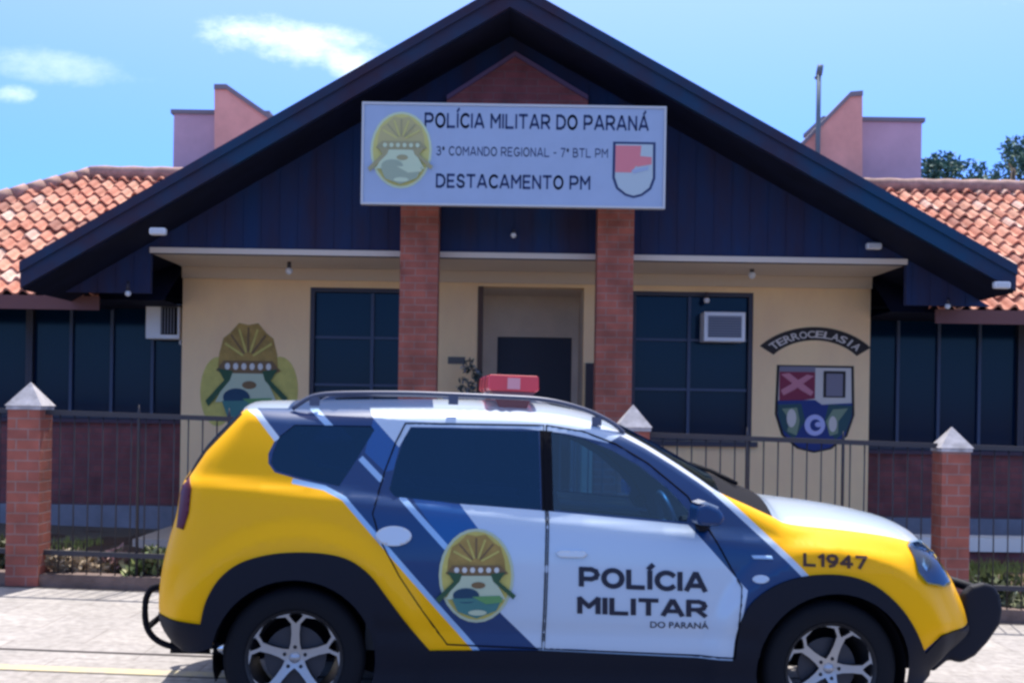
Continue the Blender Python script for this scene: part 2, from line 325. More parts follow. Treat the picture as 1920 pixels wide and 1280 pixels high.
# layered flat artwork: list of (polygon in unit coordinates, material key)
def emblem_layers(full=True):
    Ls = []
    if full: Ls += [(ell(0, 0, .80, 1.0), 'em_pale'), (ell(0, .0, .74, .94), 'em_yel')]
    else:
        Ls += [(ell(-.62, -.32, .36, .60), 'em_yel'), (ell(.66, -.28, .38, .58), 'em_yel')]
    dome = [(-.62, .12)]
    for i in range(9):
        a = R(165-150*i/8); dome.append((.62*math.cos(a)*1.0, .18+.68*math.sin(a)+(.05 if i % 2 else -.02)))
    dome += [(.62, .12)]
    Ls.append((dome, 'em_gold'))
    for i in range(7):
        a = R(150-120*i/6); c_, s__ = math.cos(a), math.sin(a); Ls.append(([(.12*c_-.02*s__, .25+.12*s__+.02*c_), (.56*c_-.02*s__, .24+.56*s__+.02*c_), (.56*c_+.02*s__, .24+.56*s__-.02*c_), (.12*c_+.02*s__, .25+.12*s__-.02*c_)], 'em_brown' if i % 2 else 'em_yel'))
    Ls.append(([(-.66, .05), (-.5, .22), (.5, .22), (.68, .05), (.5, -.02), (-.5, -.02)], 'em_brown'))
    for i in range(6): Ls.append((ell(-.42+.17*i, .12, .055, .06, 10), 'em_white'))
    Ls.append(([(-.36, .0), (.34, .0), (.62, -.5), (-.66, -.5)], 'em_pale'))
    Ls.append(([(-.62, .08), (-.30, .04), (-.36, -.12), (-.80, -.58), (-.86, -.48), (-.48, -.12)], 'em_green'))
    Ls.append(([(.62, .08), (.30, .04), (.36, -.12), (.78, -.50), (.84, -.42), (.48, -.12)], 'em_green'))
    Ls.append((ell(.04, -.2, .15, .07, 14), 'em_brown'))
    Ls.append((ell(-.22, -.42, .28, .16, 20), 'em_blue'))
    Ls.append(([(-.52, -.48), (.56, -.46), (.42, -.74), (0, -.90), (-.40, -.76)], 'em_teal'))
    Ls.append(([(-.1, -.44), (.5, -.42), (.56, -.56), (.2, -.6)], 'em_midgreen'))
    Ls.append((ell(.02, -.78, .2, .06, 14), 'em_pale'))
    return Ls
def shield_layers():
    Ls = []
    outl = [(-.56, .34), (.56, .34), (.58, -.40), (.48, -.72), (.25, -.92), (0, -.98), (-.25, -.92), (-.48, -.72), (-.58, -.40)]
    inn = [(x*.93, -.3+(z+.3)*.95) for x, z in outl]
    Ls += [(outl, 'sh_black'), (inn, 'sh_cream')]
    Ls += [([(-.52, .32), (0, .32), (0, -.16), (-.52, -.24)], 'sh_red'), ([(-.52, .32), (0, .32), (0, .24), (-.52, .24)], 'sh_grey')]
    Ls += [([(-.50, .20), (-.38, .22), (-.02, -.06), (-.06, -.12), (-.2, -.04)], 'sh_pink'), ([(-.02, .18), (-.12, .20), (-.50, -.04), (-.46, -.12), (-.3, -.03)], 'sh_pink')]
    Ls += [([(.12, .26), (.44, .26), (.44, -.14), (.12, -.14)], 'sh_sh' if False else 'sh_black'), ([(.16, .22), (.40, .22), (.40, -.12), (.16, -.12)], 'sh_grey')]
    Ls += [([(-.54, -.20), (.0, -.18), (.1, -.25), (.54, -.22), (.54, -.42), (.44, -.72), (.22, -.90), (0, -.95), (-.22, -.90), (-.44, -.72), (-.54, -.42)], 'sh_blue')]
    Ls += [([(-.54, -.26), (-.2, -.24), (-.14, -.5), (-.3, -.78), (-.46, -.64), (-.53, -.42)], 'sh_teal'), ([(.54, -.26), (.2, -.24), (.14, -.5), (.3, -.78), (.46, -.64), (.53, -.42)], 'sh_teal')]
    Ls += [([(-.48, -.32), (-.26, -.30), (-.22, -.5), (-.26, -.72), (-.40, -.66), (-.36, -.5)], 'sh_green'), ([(.48, -.30), (.26, -.32), (.16, -.5), (.22, -.72), (.34, -.68), (.34, -.5)], 'sh_green')]
    Ls += [(ell(-.34, -.46, .07, .14, 12), 'sh_cream'), (ell(.26, -.54, .06, .12, 12), 'sh_cream')]
    Ls += [(ell(0, -.56, .15, .16, 20), 'sh_lilac'), (ell(.01, -.56, .08, .09, 16), 'sh_blue'), (ell(.05, -.55, .05, .04, 12), 'sh_lilac')]
    return Ls
def artwork(name, layers, fn, parent, step=.0012):
    """fn(u,v,offset)->point; every layer a hair in front of the last"""
    mb = MB(); keys = []
    for i, (poly, k) in enumerate(layers):
        if k not in keys: keys.append(k)
        mb.cm = keys.index(k)
        big = delaunay_2d_cdt([Vector(p) for p in poly], [], [list(range(len(poly)))], 1, 1e-6)
        mb.add([fn(v[0], v[1], step*(i+1)) for v in big[0]], [tuple(f) for f in big[2]])
    return mb.build(name, [M[k] for k in keys], parent, recalc=False)

# ------------------------------------------------------------------ ground
KG = 0.0218                       # the street falls gently to the right
def gz(x): return -KG*x
def sheet(name, x0, x1, y0, y1, dz, m, nx=2):
    mb = MB(); vs = []; fs = []
    for i in range(nx+1):
        x = x0+(x1-x0)*i/nx; vs += [(x, y0, gz(x)+dz), (x, y1, gz(x)+dz)]
    for i in range(nx): fs.append((2*i, 2*i+2, 2*i+3, 2*i+1))
    mb.add(vs, fs); return mb.build(name, m, recalc=False)
gmb = MB()   # one sheet to the horizon: tilted near, flattening far off
xs = [-1500, -300, -40, -15, 15, 40, 300, 1500]; ys = [-1500, -60, -10, 40, 120, 600, 2500]
gv = [(x, y, (gz(max(-15, min(15, x))) if abs(x) < 400 else 0)-.012) for y in ys for x in xs]
gf = [(j*8+i, j*8+i+1, (j+1)*8+i+1, (j+1)*8+i) for j in range(len(ys)-1) for i in range(7)]
gmb.add(gv, gf); tag(gmb.build('ground', mat('dry_ground', (.16, .13, .10), .95, noise=.3, nscale=.5), recalc=False), kind='structure')
tag(sheet('pavement', -14, 14, 6.98, 9.72, 0, M['pave']), kind='structure')
tag(sheet('street_edge', -14, 14, 5.3, 6.94, -.004, M['pave']), kind='structure')
tag(sheet('street', -60, 60, -30, 5.3, -.008, mat('asphalt', (.12, .115, .11), .9, noise=.3, nscale=3, bump=.3, bscale=90)), kind='structure')
jm = MB()
for yj, w in ((7.36, .035), (9.66, .05)):
    jm.add([(-14, yj, gz(-14)+.004), (14, yj, gz(14)+.004), (14, yj+w, gz(14)+.004), (-14, yj+w, gz(-14)+.004)], [(0, 1, 2, 3)])
tag(jm.build('pavement_joint', mat('dark_joint', (.085, .07, .07), .95, noise=.4, nscale=9), recalc=False), kind='structure')
ym = MB(); ym.add([(-14, 6.84, gz(-14)+.002), (-1.2, 6.84, gz(-1.2)+.002), (-1.2, 6.97, gz(-1.2)+.002), (-14, 6.97, gz(-14)+.002)], [(0, 1, 2, 3)])
tag(ym.build('kerb_line', M['yline'], recalc=False), kind='structure')
# garden bed behind the fence, bumpy
sb = MB(); nx, ny = 120, 30; vs = []
for j in range(ny+1):
    for i in range(nx+1):
        x = -12+24*i/nx; y = 9.9+4.3*j/ny; vs.append((x, y, gz(x)*(1-j/ny)+.06+.03*math.sin(x*5+y*3)*math.sin(y*6-x*2)+random.uniform(-.015, .015)))
sb.add(vs, [(j*(nx+1)+i, j*(nx+1)+i+1, (j+1)*(nx+1)+i+1, (j+1)*(nx+1)+i) for j in range(ny) for i in range(nx)], True)
tag(sb.build('garden_bed', M['soil'], recalc=False), kind='structure')
kb = MB()
kb.ext([(-14, gz(-14)-.05), (14, gz(14)-.05), (14, gz(14)+.10), (-14, gz(-14)+.10)], 9.73, 9.93)
tag(kb.build('kerb', M['kerb']), kind='structure')
def grass(name, x0, x1, y0, y1, n, label):
    mb = MB(); cols = []
    for _ in range(n):
        x = random.uniform(x0, x1); y = random.uniform(y0, y1); z = gz(x)*(1-(y-9.9)/4.3)+.05; h = random.uniform(.04, .10); a = random.uniform(0, 6.28); w = .008
        lx, ly = random.uniform(-.03, .03), random.uniform(-.03, .03)
        mb.add([(x-w*math.cos(a), y-w*math.sin(a), z), (x+w*math.cos(a), y+w*math.sin(a), z), (x+lx, y+ly, z+h)], [(0, 1, 2)])
        c = random.uniform(.7, 1.2); cols += [(.30*c, .32*c, .07*c, 1)]*3
    o = mb.build(name, M['leaf'], recalc=False); ca_ = o.data.color_attributes.new('col', 'FLOAT_COLOR', 'POINT')
    ca_.data.foreach_set('color', np.array(cols, dtype=np.float32).ravel()); return tag(o, label, 'grass', kind='stuff')
grass('grass', 3.9, 8, 10.2, 12.7, 9000, 'sunlit yellow green grass behind the fence beyond the right brick post')
grass('grass', -8, -4.25, 10.2, 12.7, 5000, 'sunlit grass behind the fence beyond the left brick post')

# ------------------------------------------------------------------ the police station
YG, YB, YR, YC = 12.6, 13.85, 11.7, 12.28        # gable boards, cream wall, roof verge, column fronts
XL, XRt = -3.82, 4.12; ZC = 3.15; FLOOR = .22
st = empty('police_station', (0, 0, 0), 'cream police station with dark timber gable, brick columns and clay tiled wings', 'building')
def wall_with_holes(name, x0, x1, z0, z1, y, thick, holes, m, parent):
    xs_ = sorted({x0, x1, *[h[0] for h in holes], *[h[1] for h in holes]}); zs_ = sorted({z0, z1, *[h[2] for h in holes], *[h[3] for h in holes]})
    mb = MB()
    def solid(i, j):
        if i < 0 or j < 0 or i >= len(xs_)-1 or j >= len(zs_)-1: return False
        cx, cz = (xs_[i]+xs_[i+1])/2, (zs_[j]+zs_[j+1])/2
        return not any(h[0] < cx < h[1] and h[2] < cz < h[3] for h in holes)
    for i in range(len(xs_)-1):
        for j in range(len(zs_)-1):
            if not solid(i, j): continue
            a, b_, c, d = xs_[i], xs_[i+1], zs_[j], zs_[j+1]; Y0, Y1 = y, y+thick
            mb.add([(a, Y0, c), (b_, Y0, c), (b_, Y0, d), (a, Y0, d)], [(0, 1, 2, 3)]); mb.add([(a, Y1, c), (b_, Y1, c), (b_, Y1, d), (a, Y1, d)], [(3, 2, 1, 0)])
            if not solid(i-1, j): mb.add([(a, Y0, c), (a, Y1, c), (a, Y1, d), (a, Y0, d)], [(3, 2, 1, 0)])
            if not solid(i+1, j): mb.add([(b_, Y0, c), (b_, Y1, c), (b_, Y1, d), (b_, Y0, d)], [(0, 1, 2, 3)])
            if not solid(i, j-1): mb.add([(a, Y0, c), (b_, Y0, c), (b_, Y1, c), (a, Y1, c)], [(3, 2, 1, 0)])
            if not solid(i, j+1): mb.add([(a, Y0, d), (b_, Y0, d), (b_, Y1, d), (a, Y1, d)], [(0, 1, 2, 3)])
    return mb.build(name, m, parent, recalc=False)
def rect(px0, px1, py0, py1, Y):
    a = at((px0), (py0+py1)/2, Y); b_ = at(px1, (py0+py1)/2, Y); c = at((px0+px1)/2, py0, Y); d = at((px0+px1)/2, py1, Y)
    return a.x, b_.x, d.z, c.z
wl = rect(580, 802, 540, 800, YB); wr = rect(1183, 1411, 547, 826, YB); dr = rect(893, 1092, 538, 1000, YB)
wl = (wl[0], wl[1], wr[2], wl[3]); dr = (dr[0], dr[1], FLOOR, dr[3])
wall_with_holes('porch_wall', XL, XRt, -.1, ZC, YB, .18, [wl, wr, dr], M['cream'], st)
def window(name, r, y, vbars, hbars, parent, fm=.05, m_f='frame', m_b='framelite'):
    x0, x1, z0, z1 = r; mb = MB(); d = .02
    mb.box(x0+.001, y-d, z0+.001, x0+fm, y+.07, z1-.001); mb.box(x1-fm, y-d, z0+.001, x1-.001, y+.07, z1-.001)
    mb.box(x0+fm, y-d+.002, z0+.001, x1-fm, y+.068, z0+fm); mb.box(x0+fm, y-d+.002, z1-fm, x1-fm, y+.068, z1-.001)
    f = mb.build(name, M[m_f], parent)
    bb = MB()
    for vx in vbars: bb.box(vx-.018, y+.01, z0+fm, vx+.018, y+.055, z1-fm)
    xs_ = [x0+fm]+sum([[v-.018, v+.018] for v in vbars], [])+[x1-fm]
    for hz in hbars:
        for i in range(0, len(xs_), 2): bb.box(xs_[i], y+.014, hz-.015, xs_[i+1], y+.05, hz+.015)
    if vbars or hbars: bb.build('glazing_bar', M[m_b], f)
    g = MB(); g.box(x0+fm-.005, y+.056, z0+fm-.005, x1-fm+.005, y+.062, z1-fm+.005); g.build('pane', M['winglass'], f)
    return f
ax = lambda px, py, Y: at(px, py, Y).x
az = lambda px, py, Y: at(px, py, Y).z
window('window', wl, YB+.03, [ax(697, 640, YB)], [az(697, 633, YB), az(697, 722, YB)], st)
window('window', wr, YB+.03, [ax(1293, 640, YB)], [az(1293, 637, YB), az(1293, 730, YB)], st)
for r_ in (wl, wr):
    s_ = MB(); s_.box(r_[0]-.06, YB-.07, r_[2]-.06, r_[1]+.06, YB-.002, r_[2]-.002); s_.build('window_sill', M['frame'], st)
# porch entry recess
rc = MB(); ry = YB+1.25
dd = rect(930, 1070, 632, 960, ry); dd = (dd[0], dd[1], FLOOR, dd[3])
wall_with_holes('entry_wall', dr[0]-.25, dr[1]+.25, FLOOR-.05, ZC, ry, .15, [dd], M['creamgrey'], st)
rc.box(dr[0]-.16, YB+.181, FLOOR-.05, dr[0]-.01, ry-.001, ZC); rc.box(dr[1]+.01, YB+.181, FLOOR-.05, dr[1]+.16, ry-.001, ZC)
rc.box(dr[0]-.01, YB+.181, dr[3]+.01, dr[1]+.01, ry-.001, ZC-.02)
rc.build('entry_lining', M['creamgrey'], st)
dm = MB(); dm.box(dd[0]+.002, ry+.04, FLOOR, dd[1]-.002, ry+.09, dd[3]-.002); dl = dm.build('door', M['door'], st)
hm = MB(); hm.tube([(dd[0]+.1, ry+.03, 1.2), (dd[0]+.1, ry-.01, 1.2), (dd[0]+.22, ry-.01, 1.2)], .012); hm.build('handle', M['chrome'], dl)
jb = MB(); jb.box(dr[0]+.002, YB-.012, FLOOR, dr[0]+.06, YB+.12, dr[3]-.003); jb.build('door_jamb', mat('brown_jamb', (.09, .05, .035), .7), st)
# floor of porch
fb = MB(); fb.box(XL, YG-.45, -.2, XRt, YB-.003, FLOOR-.02); fb.box(dr[0], YB-.001, -.2, dr[1], ry, FLOOR-.021); fb.build('porch_floor', mat('porch_tile', (.55, .46, .38), .5), st)
# ceiling
cb_ = MB(); cb_.box(XL, YG-.03, ZC+.002, XRt, YB+.0, ZC+.06); cb_.build('porch_ceiling', M['soffit'], st)
cs = MB(); cs.box(XL, YB-.05, ZC-.13, XRt, YB-.001, ZC); cs.build('cornice', mat('cornice_render', (.62, .50, .38), .8), st)
# timber gable
apx = at(957, -30, YR); tl = at(38, 497, YR); trr = at(1906, 503, YR)
T = .235
def roof_z(x, y=None):   # top of the front roof at x
    if x < apx.x: return apx.z+(x-apx.x)*(apx.z-tl.z)/(apx.x-tl.x)
    return apx.z+(x-apx.x)*(trr.z-apx.z)/(trr.x-apx.x)
bot = ZC-.42
def clampx(z, left): # x where roof underside is at height z
    s = (apx.z-tl.z)/(apx.x-tl.x) if left else (trr.z-apx.z)/(trr.x-apx.x)
    return apx.x+(z+T-apx.z)/s
gp = [(clampx(bot, True), bot), (XL, bot), (XL, ZC), (XRt, ZC), (XRt, bot), (clampx(bot, False), bot), (apx.x, apx.z-T)]
gw = MB(); gw.ext(gp, YG, YG+.08)
# batten joints over the boards
x = clampx(bot, True)+.15
while x < clampx(bot, False)-.1:
    zb_ = ZC if XL-.01 < x < XRt+.01 else bot; zt_ = roof_z(x)-T-.01
    if zt_ > zb_+.05: gw.box(x-.004, YG-.006, zb_+.004, x+.004, YG-.001, zt_)
    x += .19
gw.build('gable_boards', M['wood'], st)
# roof slabs with barge boards
for side in (0, 1):
    a = tl if side == 0 else trr
    rb = MB(); rb.ext([(a.x, a.z), (apx.x, apx.z), (apx.x, apx.z-.10), (a.x, a.z-.10)], YR+.05, 17.5)
    rb.build('front_roof', mat('roof_tile_plain', (.45, .17, .10), .85, noise=.3, nscale=8), st)
    sf = MB(); sf.ext([(a.x, a.z-.104), (apx.x, apx.z-.104), (apx.x, apx.z-T), (a.x, a.z-T)], YR+.06, 17.4)
    sf.build('eave_lining', M['soffitdark'], st)
    bb = MB(); bb.ext([(a.x, a.z+.015), (apx.x, apx.z+.015), (apx.x, apx.z-T+.012), (a.x, a.z-T+.012)], YR, YR+.045)
    bb.ext([(a.x, a.z+.03), (apx.x, apx.z+.03), (apx.x, apx.z-.07), (a.x, a.z-.07)], YR-.03, YR-.002)
    bb.build('barge_board', M['barge'], st)
# brick triangle below the apex
tr_ = MB(); p0, p1, p2 = at(838, 190, YG-.02), at(966, 108, YG-.02), at(1102, 190, YG-.02)
tr_.ext([(p0.x, p0.z-.35), (p2.x, p2.z-.35), (p2.x, p2.z), (p1.x, p1.z), (p0.x, p0.z)], YG-.05, YG-.012); tr_.build('gable_brick_panel', M['brickt'], st)
tr_ = MB()
for q0, q1 in ((p0, p1), (p1, p2)): tr_.ext([(q0.x, q0.z), (q1.x, q1.z), (q1.x, q1.z+.05), (q0.x, q0.z+.05)], YG-.075, YG-.012)
tr_.build('panel_trim', mat('panel_trim', (.16, .09, .17), .7), st)
# brick columns
for (a, b_) in ((749, 820), (1119, 1187)):
    x0, x1 = ax(a, 560, YC), ax(b_, 560, YC); cm = MB(); cm.box(x0, YC, FLOOR-.3, x1, YC+.30, 4.0); cm.build('column', M['brickc'], st)
# wings
YW = 14.3; WX0, WX1 = -11.0, 11.5
def wing(px0, px1, ytop, ysill, bars, x_in, x_out, sgn):
    zt_ = az((px0+px1)/2, ytop, YW); zs_ = az((px0+px1)/2, ysill, YW)
    xa, xb = min(x_in, x_out), max(x_in, x_out)
    w = MB(); w.box(xa, YW, .36, xb, YW+.2, zs_); w.build('wing_wall', M['brickw'], st)
    w = MB(); w.box(xa, YW-.03, -.3, xb, YW+.2, .355); w.build('plinth', M['greyrender'], st)
    w = MB(); w.box(xa, YW-.07, zs_+.001, xb, YW+.2, zs_+.045); w.build('wing_sill', mat('dark_sill', (.07, .04, .06), .7), st)
    w = MB(); w.box(xa, YW, zt_, xb, YW+.2, 3.4); w.build('wing_lintel', M['soffitdark'], st)
    # glazing in bays of four panes
    bw = 1.95; x = x_in
    while (x-x_out)*sgn < 0:
        x2 = x+sgn*bw
        if (x2-x_out)*sgn > 0: x2 = x_out
        a_, b2 = min(x, x2), max(x, x2)
        window('window', (a_, b2, zs_+.047, zt_-.002), YW+.03, [a_+(b2-a_)*k/4 for k in (1, 2, 3)], [], st, fm=.04)
        x = x2
wing(0, 340, 556, 792, None, XL, WX0, -1)
wing(1650, 1920, 575, 852, None, XRt, WX1, 1)
# returns of porch block
for xx in (XL, XRt-.16):
    w = MB(); w.box(xx, YB+.181, -.2, xx+.16, YW+.3, ZC+.0); w.build('return_wall', M['cream'], st)
bk = MB(); bk.box(WX0, YW+3.5, -.3, WX1, YW+3.7, 3.3); bk.box(WX0, YW+.21, -.3, WX0+.2, YW+3.49, 3.3); bk.box(WX1-.2, YW+.21, -.3, WX1, YW+3.49, 3.3)
bk.build('back_wall', M['cream'], st)
bk = MB(); bk.box(WX0, YW+.21, 2.9, dr[0]-.3, YW+3.4, 2.95); bk.box(dr[1]+.3, YW+.21, 2.9, WX1, YW+3.4, 2.95); bk.build('inner_ceiling', M['creamgrey'], st)
# tiled hip roof
YE, ZE = 13.1, 2.70; YRD, ZRD = 16.5, 4.62; hipL, hipR = -5.85, 6.9
SL = (ZRD-ZE)/(YRD-YE)
def tiles(name, xa, xb, cut, parent):
    cw, rl = .175, .31; slen = math.hypot(YRD-YE, ZRD-ZE); nr = int(slen/rl)+1; nrm = Vector((0, -(ZRD-ZE), (YRD-YE))).normalized(); dirv = Vector((0, YRD-YE, ZRD-ZE)).normalized()
    mb = MB(); cols = []
    nc = int((xb-xa)/cw)
    for r_ in range(nr):
        s0 = r_*rl; s1 = min(slen, s0+rl+.03)
        for c in range(nc):
            x0 = xa+c*cw
            ymid = YE+(s0+rl/2)/slen*(YRD-YE)
            if not cut(x0+cw/2, ymid) or (tl.x+.30 < x0+cw/2 < trr.x-.30 and ymid < 15.2): continue
            jit = random.uniform(-.012, .012); b0 = random.random()
            colr = (.52, .21, .14) if b0 < .5 else (.58, .29, .20) if b0 < .8 else (.64, .43, .35) if b0 < .92 else (.36, .15, .11)
            k_ = random.uniform(.85, 1.12); colr = tuple(min(1, q*k_) for q in colr)+(1,)
            vs = []; n_ = 9
            for i in range(n_):
                u = i/(n_-1); hgt = .055*math.sin(math.pi*min(1, u/.62)) if u < .62 else -.012*math.sin(math.pi*(u-.62)/.38)
                for (s, up) in ((s0, .045), (s1, .0)):
                    p = Vector((x0+u*cw, YE, ZE))+dirv*s+nrm*(hgt+up+.02+jit); vs.append(p)
            for i in range(n_): vs.append(Vector(vs[2*i])-nrm*.03)
            fs = [(2*i, 2*i+2, 2*i+3, 2*i+1) for i in range(n_-1)]+[(2*n_+i, 2*n_+i+1, 2*i+2, 2*i) for i in range(n_-1)]
            mb.add(vs, fs, False); cols += [colr]*len(vs)
    o = mb.build(name, M['tile'], parent, recalc=False); c_ = o.data.color_attributes.new('col', 'FLOAT_COLOR', 'POINT')
    c_.data.foreach_set('color', np.array(cols, dtype=np.float32).ravel()); return o
tiles('tiled_roof', WX0, -1.0, lambda x, y: x > hipL-(YRD-y)-.1, st)
tiles('tiled_roof', 1.2, WX1, lambda x, y: x < hipR+1.0+(YRD-y)+.1, st)
hr = hipR+1.0
und = MB()
ya = 15.0; za = ZE+(ya-YE)*SL
und.add([(hipL-3.4, YE, ZE), (hr+3.4, YE, ZE), (hr, YRD, ZRD), (hipL, YRD, ZRD), (hipL-3.4, YRD+3.4, ZE), (hr+3.4, YRD+3.4, ZE),
         (XL, YE, ZE), (XL, ya, za), (XRt, ya, za), (XRt, YE, ZE), (hipL-3.4, YB+.6, ZE), (XL, YB+.6, ZE), (XRt, YB+.6, ZE), (hr+3.4, YB+.6, ZE)],
        [(0, 6, 7, 3), (7, 8, 2, 3), (9, 1, 2, 8), (0, 3, 4), (1, 5, 2), (3, 2, 5, 4), (0, 10, 11, 6), (9, 12, 13, 1)])
und.build('roof_deck', M['soffitdark'], st)
rg = MB()
rg.tube([(hipL+.2*i, YRD, ZRD+.09+(.012 if i % 2 else 0)) for i in range(int((hr-hipL)/.2)+1)], .10, 8)
for i in range(22):
    f0 = i/22; f1 = (i+1)/22
    for xs0, sg in ((hipL, -1), (hr, 1)):
        rg.tube([(xs0+sg*3.4*f0, YRD-3.4*f0, ZRD+.08-1.92*f0), (xs0+sg*3.4*f1, YRD-3.4*f1, ZRD+.08-1.92*f1)], [.10, .085], 8)
rg.build('ridge_tiles', mat('ridge_tile', (.45, .28, .24), .85, noise=.5, nscale=6), st)
fpk = mat('fascia_brown', (.16, .07, .07), .8)
ef = MB(); ef.box(hipL-3.4, YE-.03, ZE-.12, tl.x+.3, YE-.002, ZE+.03); ef.build('eave_fascia', fpk, st)
ef = MB(); ef.box(trr.x-.3, YE-.03, ZE-.12, hr+3.4, YE-.002, ZE+.03); ef.build('eave_fascia', fpk, st)
# parapets rising behind the roof
YP = 17.4
for (bx, tri) in (((325, 500, 215, 345), ((402, 168), (402, 345), (560, 345), (560, 262), (425, 168))), ((1545, 1727, 228, 420), ((1617, 180), (1617, 420), (1480, 420), (1480, 300), (1594, 182)))):
    r_ = rect(*bx, YP); w = MB(); w.box(r_[0], YP, 3.0, r_[1], YP+1.1, r_[3]); pr = w.build('parapet', M['parapet'], st)
    w = MB(); w.box(r_[0]-.04, YP-.03, r_[3]+.001, r_[1]+.04, YP+1.13, r_[3]+.06); w.build('coping', M['coping'], pr)
    pts = [at(p[0], p[1], YP-.3) for p in tri]; w = MB(); w.ext([(p.x, p.z) for p in pts], YP-.3, YP-.05); fn_ = w.build('sloped_parapet', M['salmon'], st)
    w = MB(); a, b_, c = pts[0], pts[-1], pts[-2]
    w.ext([(a.x, a.z), (b_.x, b_.z), (c.x, c.z), (c.x, c.z+.07), (b_.x, b_.z+.07), (a.x, a.z+.07)], YP-.33, YP-.02); w.build('coping', M['coping'], fn_)
# painted emblems on the porch wall
e0 = at(465, 700, YB); s = 108*YB/FPX
em = artwork('wall_emblem', emblem_layers(False), lambda u, v, o: (e0.x+u*s*.84, YB-.002-o, e0.z+v*s), st); tag(em, 'gold and green painted crest at the left of the porch wall')
c0 = at(1528, 732, YB); s2 = 124*YB/FPX
sh = artwork('wall_shield', shield_layers(), lambda u, v, o: (c0.x+u*s2*1.04, YB-.002-o, c0.z+v*s2+.03), st); tag(sh, 'painted shield in red and blue at the right of the porch wall')
bn = MB(); keys = [M['sh_black'], M['sh_cream']]
R0, cz0 = 1.02, -.06-.37
band = [(R0*math.sin(R(a)), R0*math.cos(R(a))) for a in np.linspace(-50, 50, 25)]
band = [(x*1.0, z) for x, z in band]+[(x*.75, z*.76) for x, z in band[::-1]]
cx0, cz_ = at(1529, 613, YB).x, at(1529, 613, YB).z
sc = 1.02*100*YB/FPX/ (R0*math.sin(R(50)))
def bpt(x, z, o): return (cx0+x*sc*1.02, YB-.002-o, cz_+(z-R0)*sc*.78)
bn.add([bpt(x, z, .002) for x, z in band], [tuple(i for i in (k, k+1, len(band)-2-k, len(band)-1-k)) for k in range(24)])
bn.cm = 1
word = 'TERROCELASIA'
for i, ch in enumerate(word):
    a = R(-41+82*i/(len(word)-1)); vs, fs = text_polys(ch, .02)
    q = fit(vs, -.055, .055, -.065, .065) if ch != 'I' else fit(vs, -.015, .015, -.065, .065)
    rr = .885
    bn.add([bpt(rr*math.sin(a)+x*math.cos(a)+z*math.sin(a), rr*math.cos(a)-x*math.sin(a)+z*math.cos(a), .004) for x, z in q], fs)
tag(bn.build('wall_banner', keys, st, recalc=False), 'black arched scroll with pale letters above the painted shield')
# number plate, round meter and dark panel beside the door
w = MB(); r_ = rect(840, 872, 669, 682, YB); w.box(r_[0], YB-.015, r_[2], r_[1], YB-.001, r_[3]); w.build('number_plate', mat('plate_grey', (.10, .09, .08), .5), st)
w = MB(); r_ = rect(1097, 1116, 681, 790, YB); w.box(r_[0], YB-.05, r_[2], r_[1], YB-.001, r_[3]); w.build('wall_cabinet', mat('cabinet_dark', (.02, .01, .015), .5), st)

# a small bush growing by the entry
def leaf_cloud(mb, cols, c, rad, n, size, pal, sq=1.0):
    for _ in range(n):
        d = Vector((random.gauss(0, 1), random.gauss(0, 1), random.gauss(0, 1))).normalized()*rad*random.uniform(.35, 1)**.6
        p = Vector(c)+Vector((d.x, d.y, d.z*sq)); a = Vector((random.gauss(0, 1), random.gauss(0, 1), random.gauss(0, 1))).normalized(); b_ = a.cross(Vector((random.gauss(0, 1), random.gauss(0, 1), random.gauss(0, 1)))).normalized()
        l = size*random.uniform(.6, 1.3); w_ = l*.4
        mb.add([p-a*l, p+b_*w_, p+a*l, p-b_*w_], [(0, 1, 2, 3)]); k = random.uniform(.75, 1.25); q = random.choice(pal); cols += [(q[0]*k, q[1]*k, q[2]*k, 1)]*4
def leafobj(name, mb, cols, parent):
    o = mb.build(name, M['leaf'], parent, recalc=False); c_ = o.data.color_attributes.new('col', 'FLOAT_COLOR', 'POINT'); c_.data.foreach_set('color', np.array(cols, dtype=np.float32).ravel()); return o
pl = empty('potted_plant', (ax(880, 700, 13.5), 13.5, FLOOR-.02), 'grey leaved plant in a tall pot beside the station entrance', 'plant')
w = MB(); w.lathe([(.0, 0), (.10, 0), (.15, .38), (.13, .38), (.0, .34)], (0, 0, 0), 'z', 20); w.build('pot', mat('grey_pot', (.18, .18, .2), .8), pl)
w = MB(); w.tube([(0, 0, .3), (.01, 0, .8), (-.02, 0, 1.3)], [.02, .016, .012]); w.build('stem', M['bark'], pl)
lm = MB(); lc = []
for q in ((-.03, 0, 1.62, .12), (.06, 0, 1.45, .13), (-.02, .02, 1.85, .08), (.08, 0, 1.75, .07)): leaf_cloud(lm, lc, q[:3], q[3], 60, .035, [(.10, .12, .11), (.22, .23, .26), (.05, .08, .07)])
leafobj('foliage', lm, lc, pl)

# ------------------------------------------------------------------ things on the building
YS_ = YR-.16
sg = empty('name_sign', (0, YS_, 0), 'wide white sign naming the military police unit hung across the gable', 'sign')
SX0, SX1, SZ0, SZ1 = rect(682, 1244, 200, 383, YS_); sg.location = ((SX0+SX1)/2, YS_, (SZ0+SZ1)/2)
hw, hh = (SX1-SX0)/2, (SZ1-SZ0)/2
w = MB(); w.box(-hw, 0, -hh, hw, .06, hh); w.build('panel', M['sign'], sg)
for xx in (-.95, .95):
    w = MB(); w.box(xx-.02, .061, -.03-hh*.6, xx+.02, YG-YS_, .01-hh*.6); w.build('bracket', M['frame'], sg)
w = MB(); f_ = .022
w.box(-hw-f_, -.012, -hh-f_, hw+f_, .07, -hh-.001); w.box(-hw-f_, -.012, hh+.001, hw+f_, .07, hh+f_); w.box(-hw-f_, -.012, -hh, -hw-.001, .07, hh); w.box(hw+.001, -.012, -hh, hw+f_, .07, hh)
w.build('frame', M['signframe'], sg)
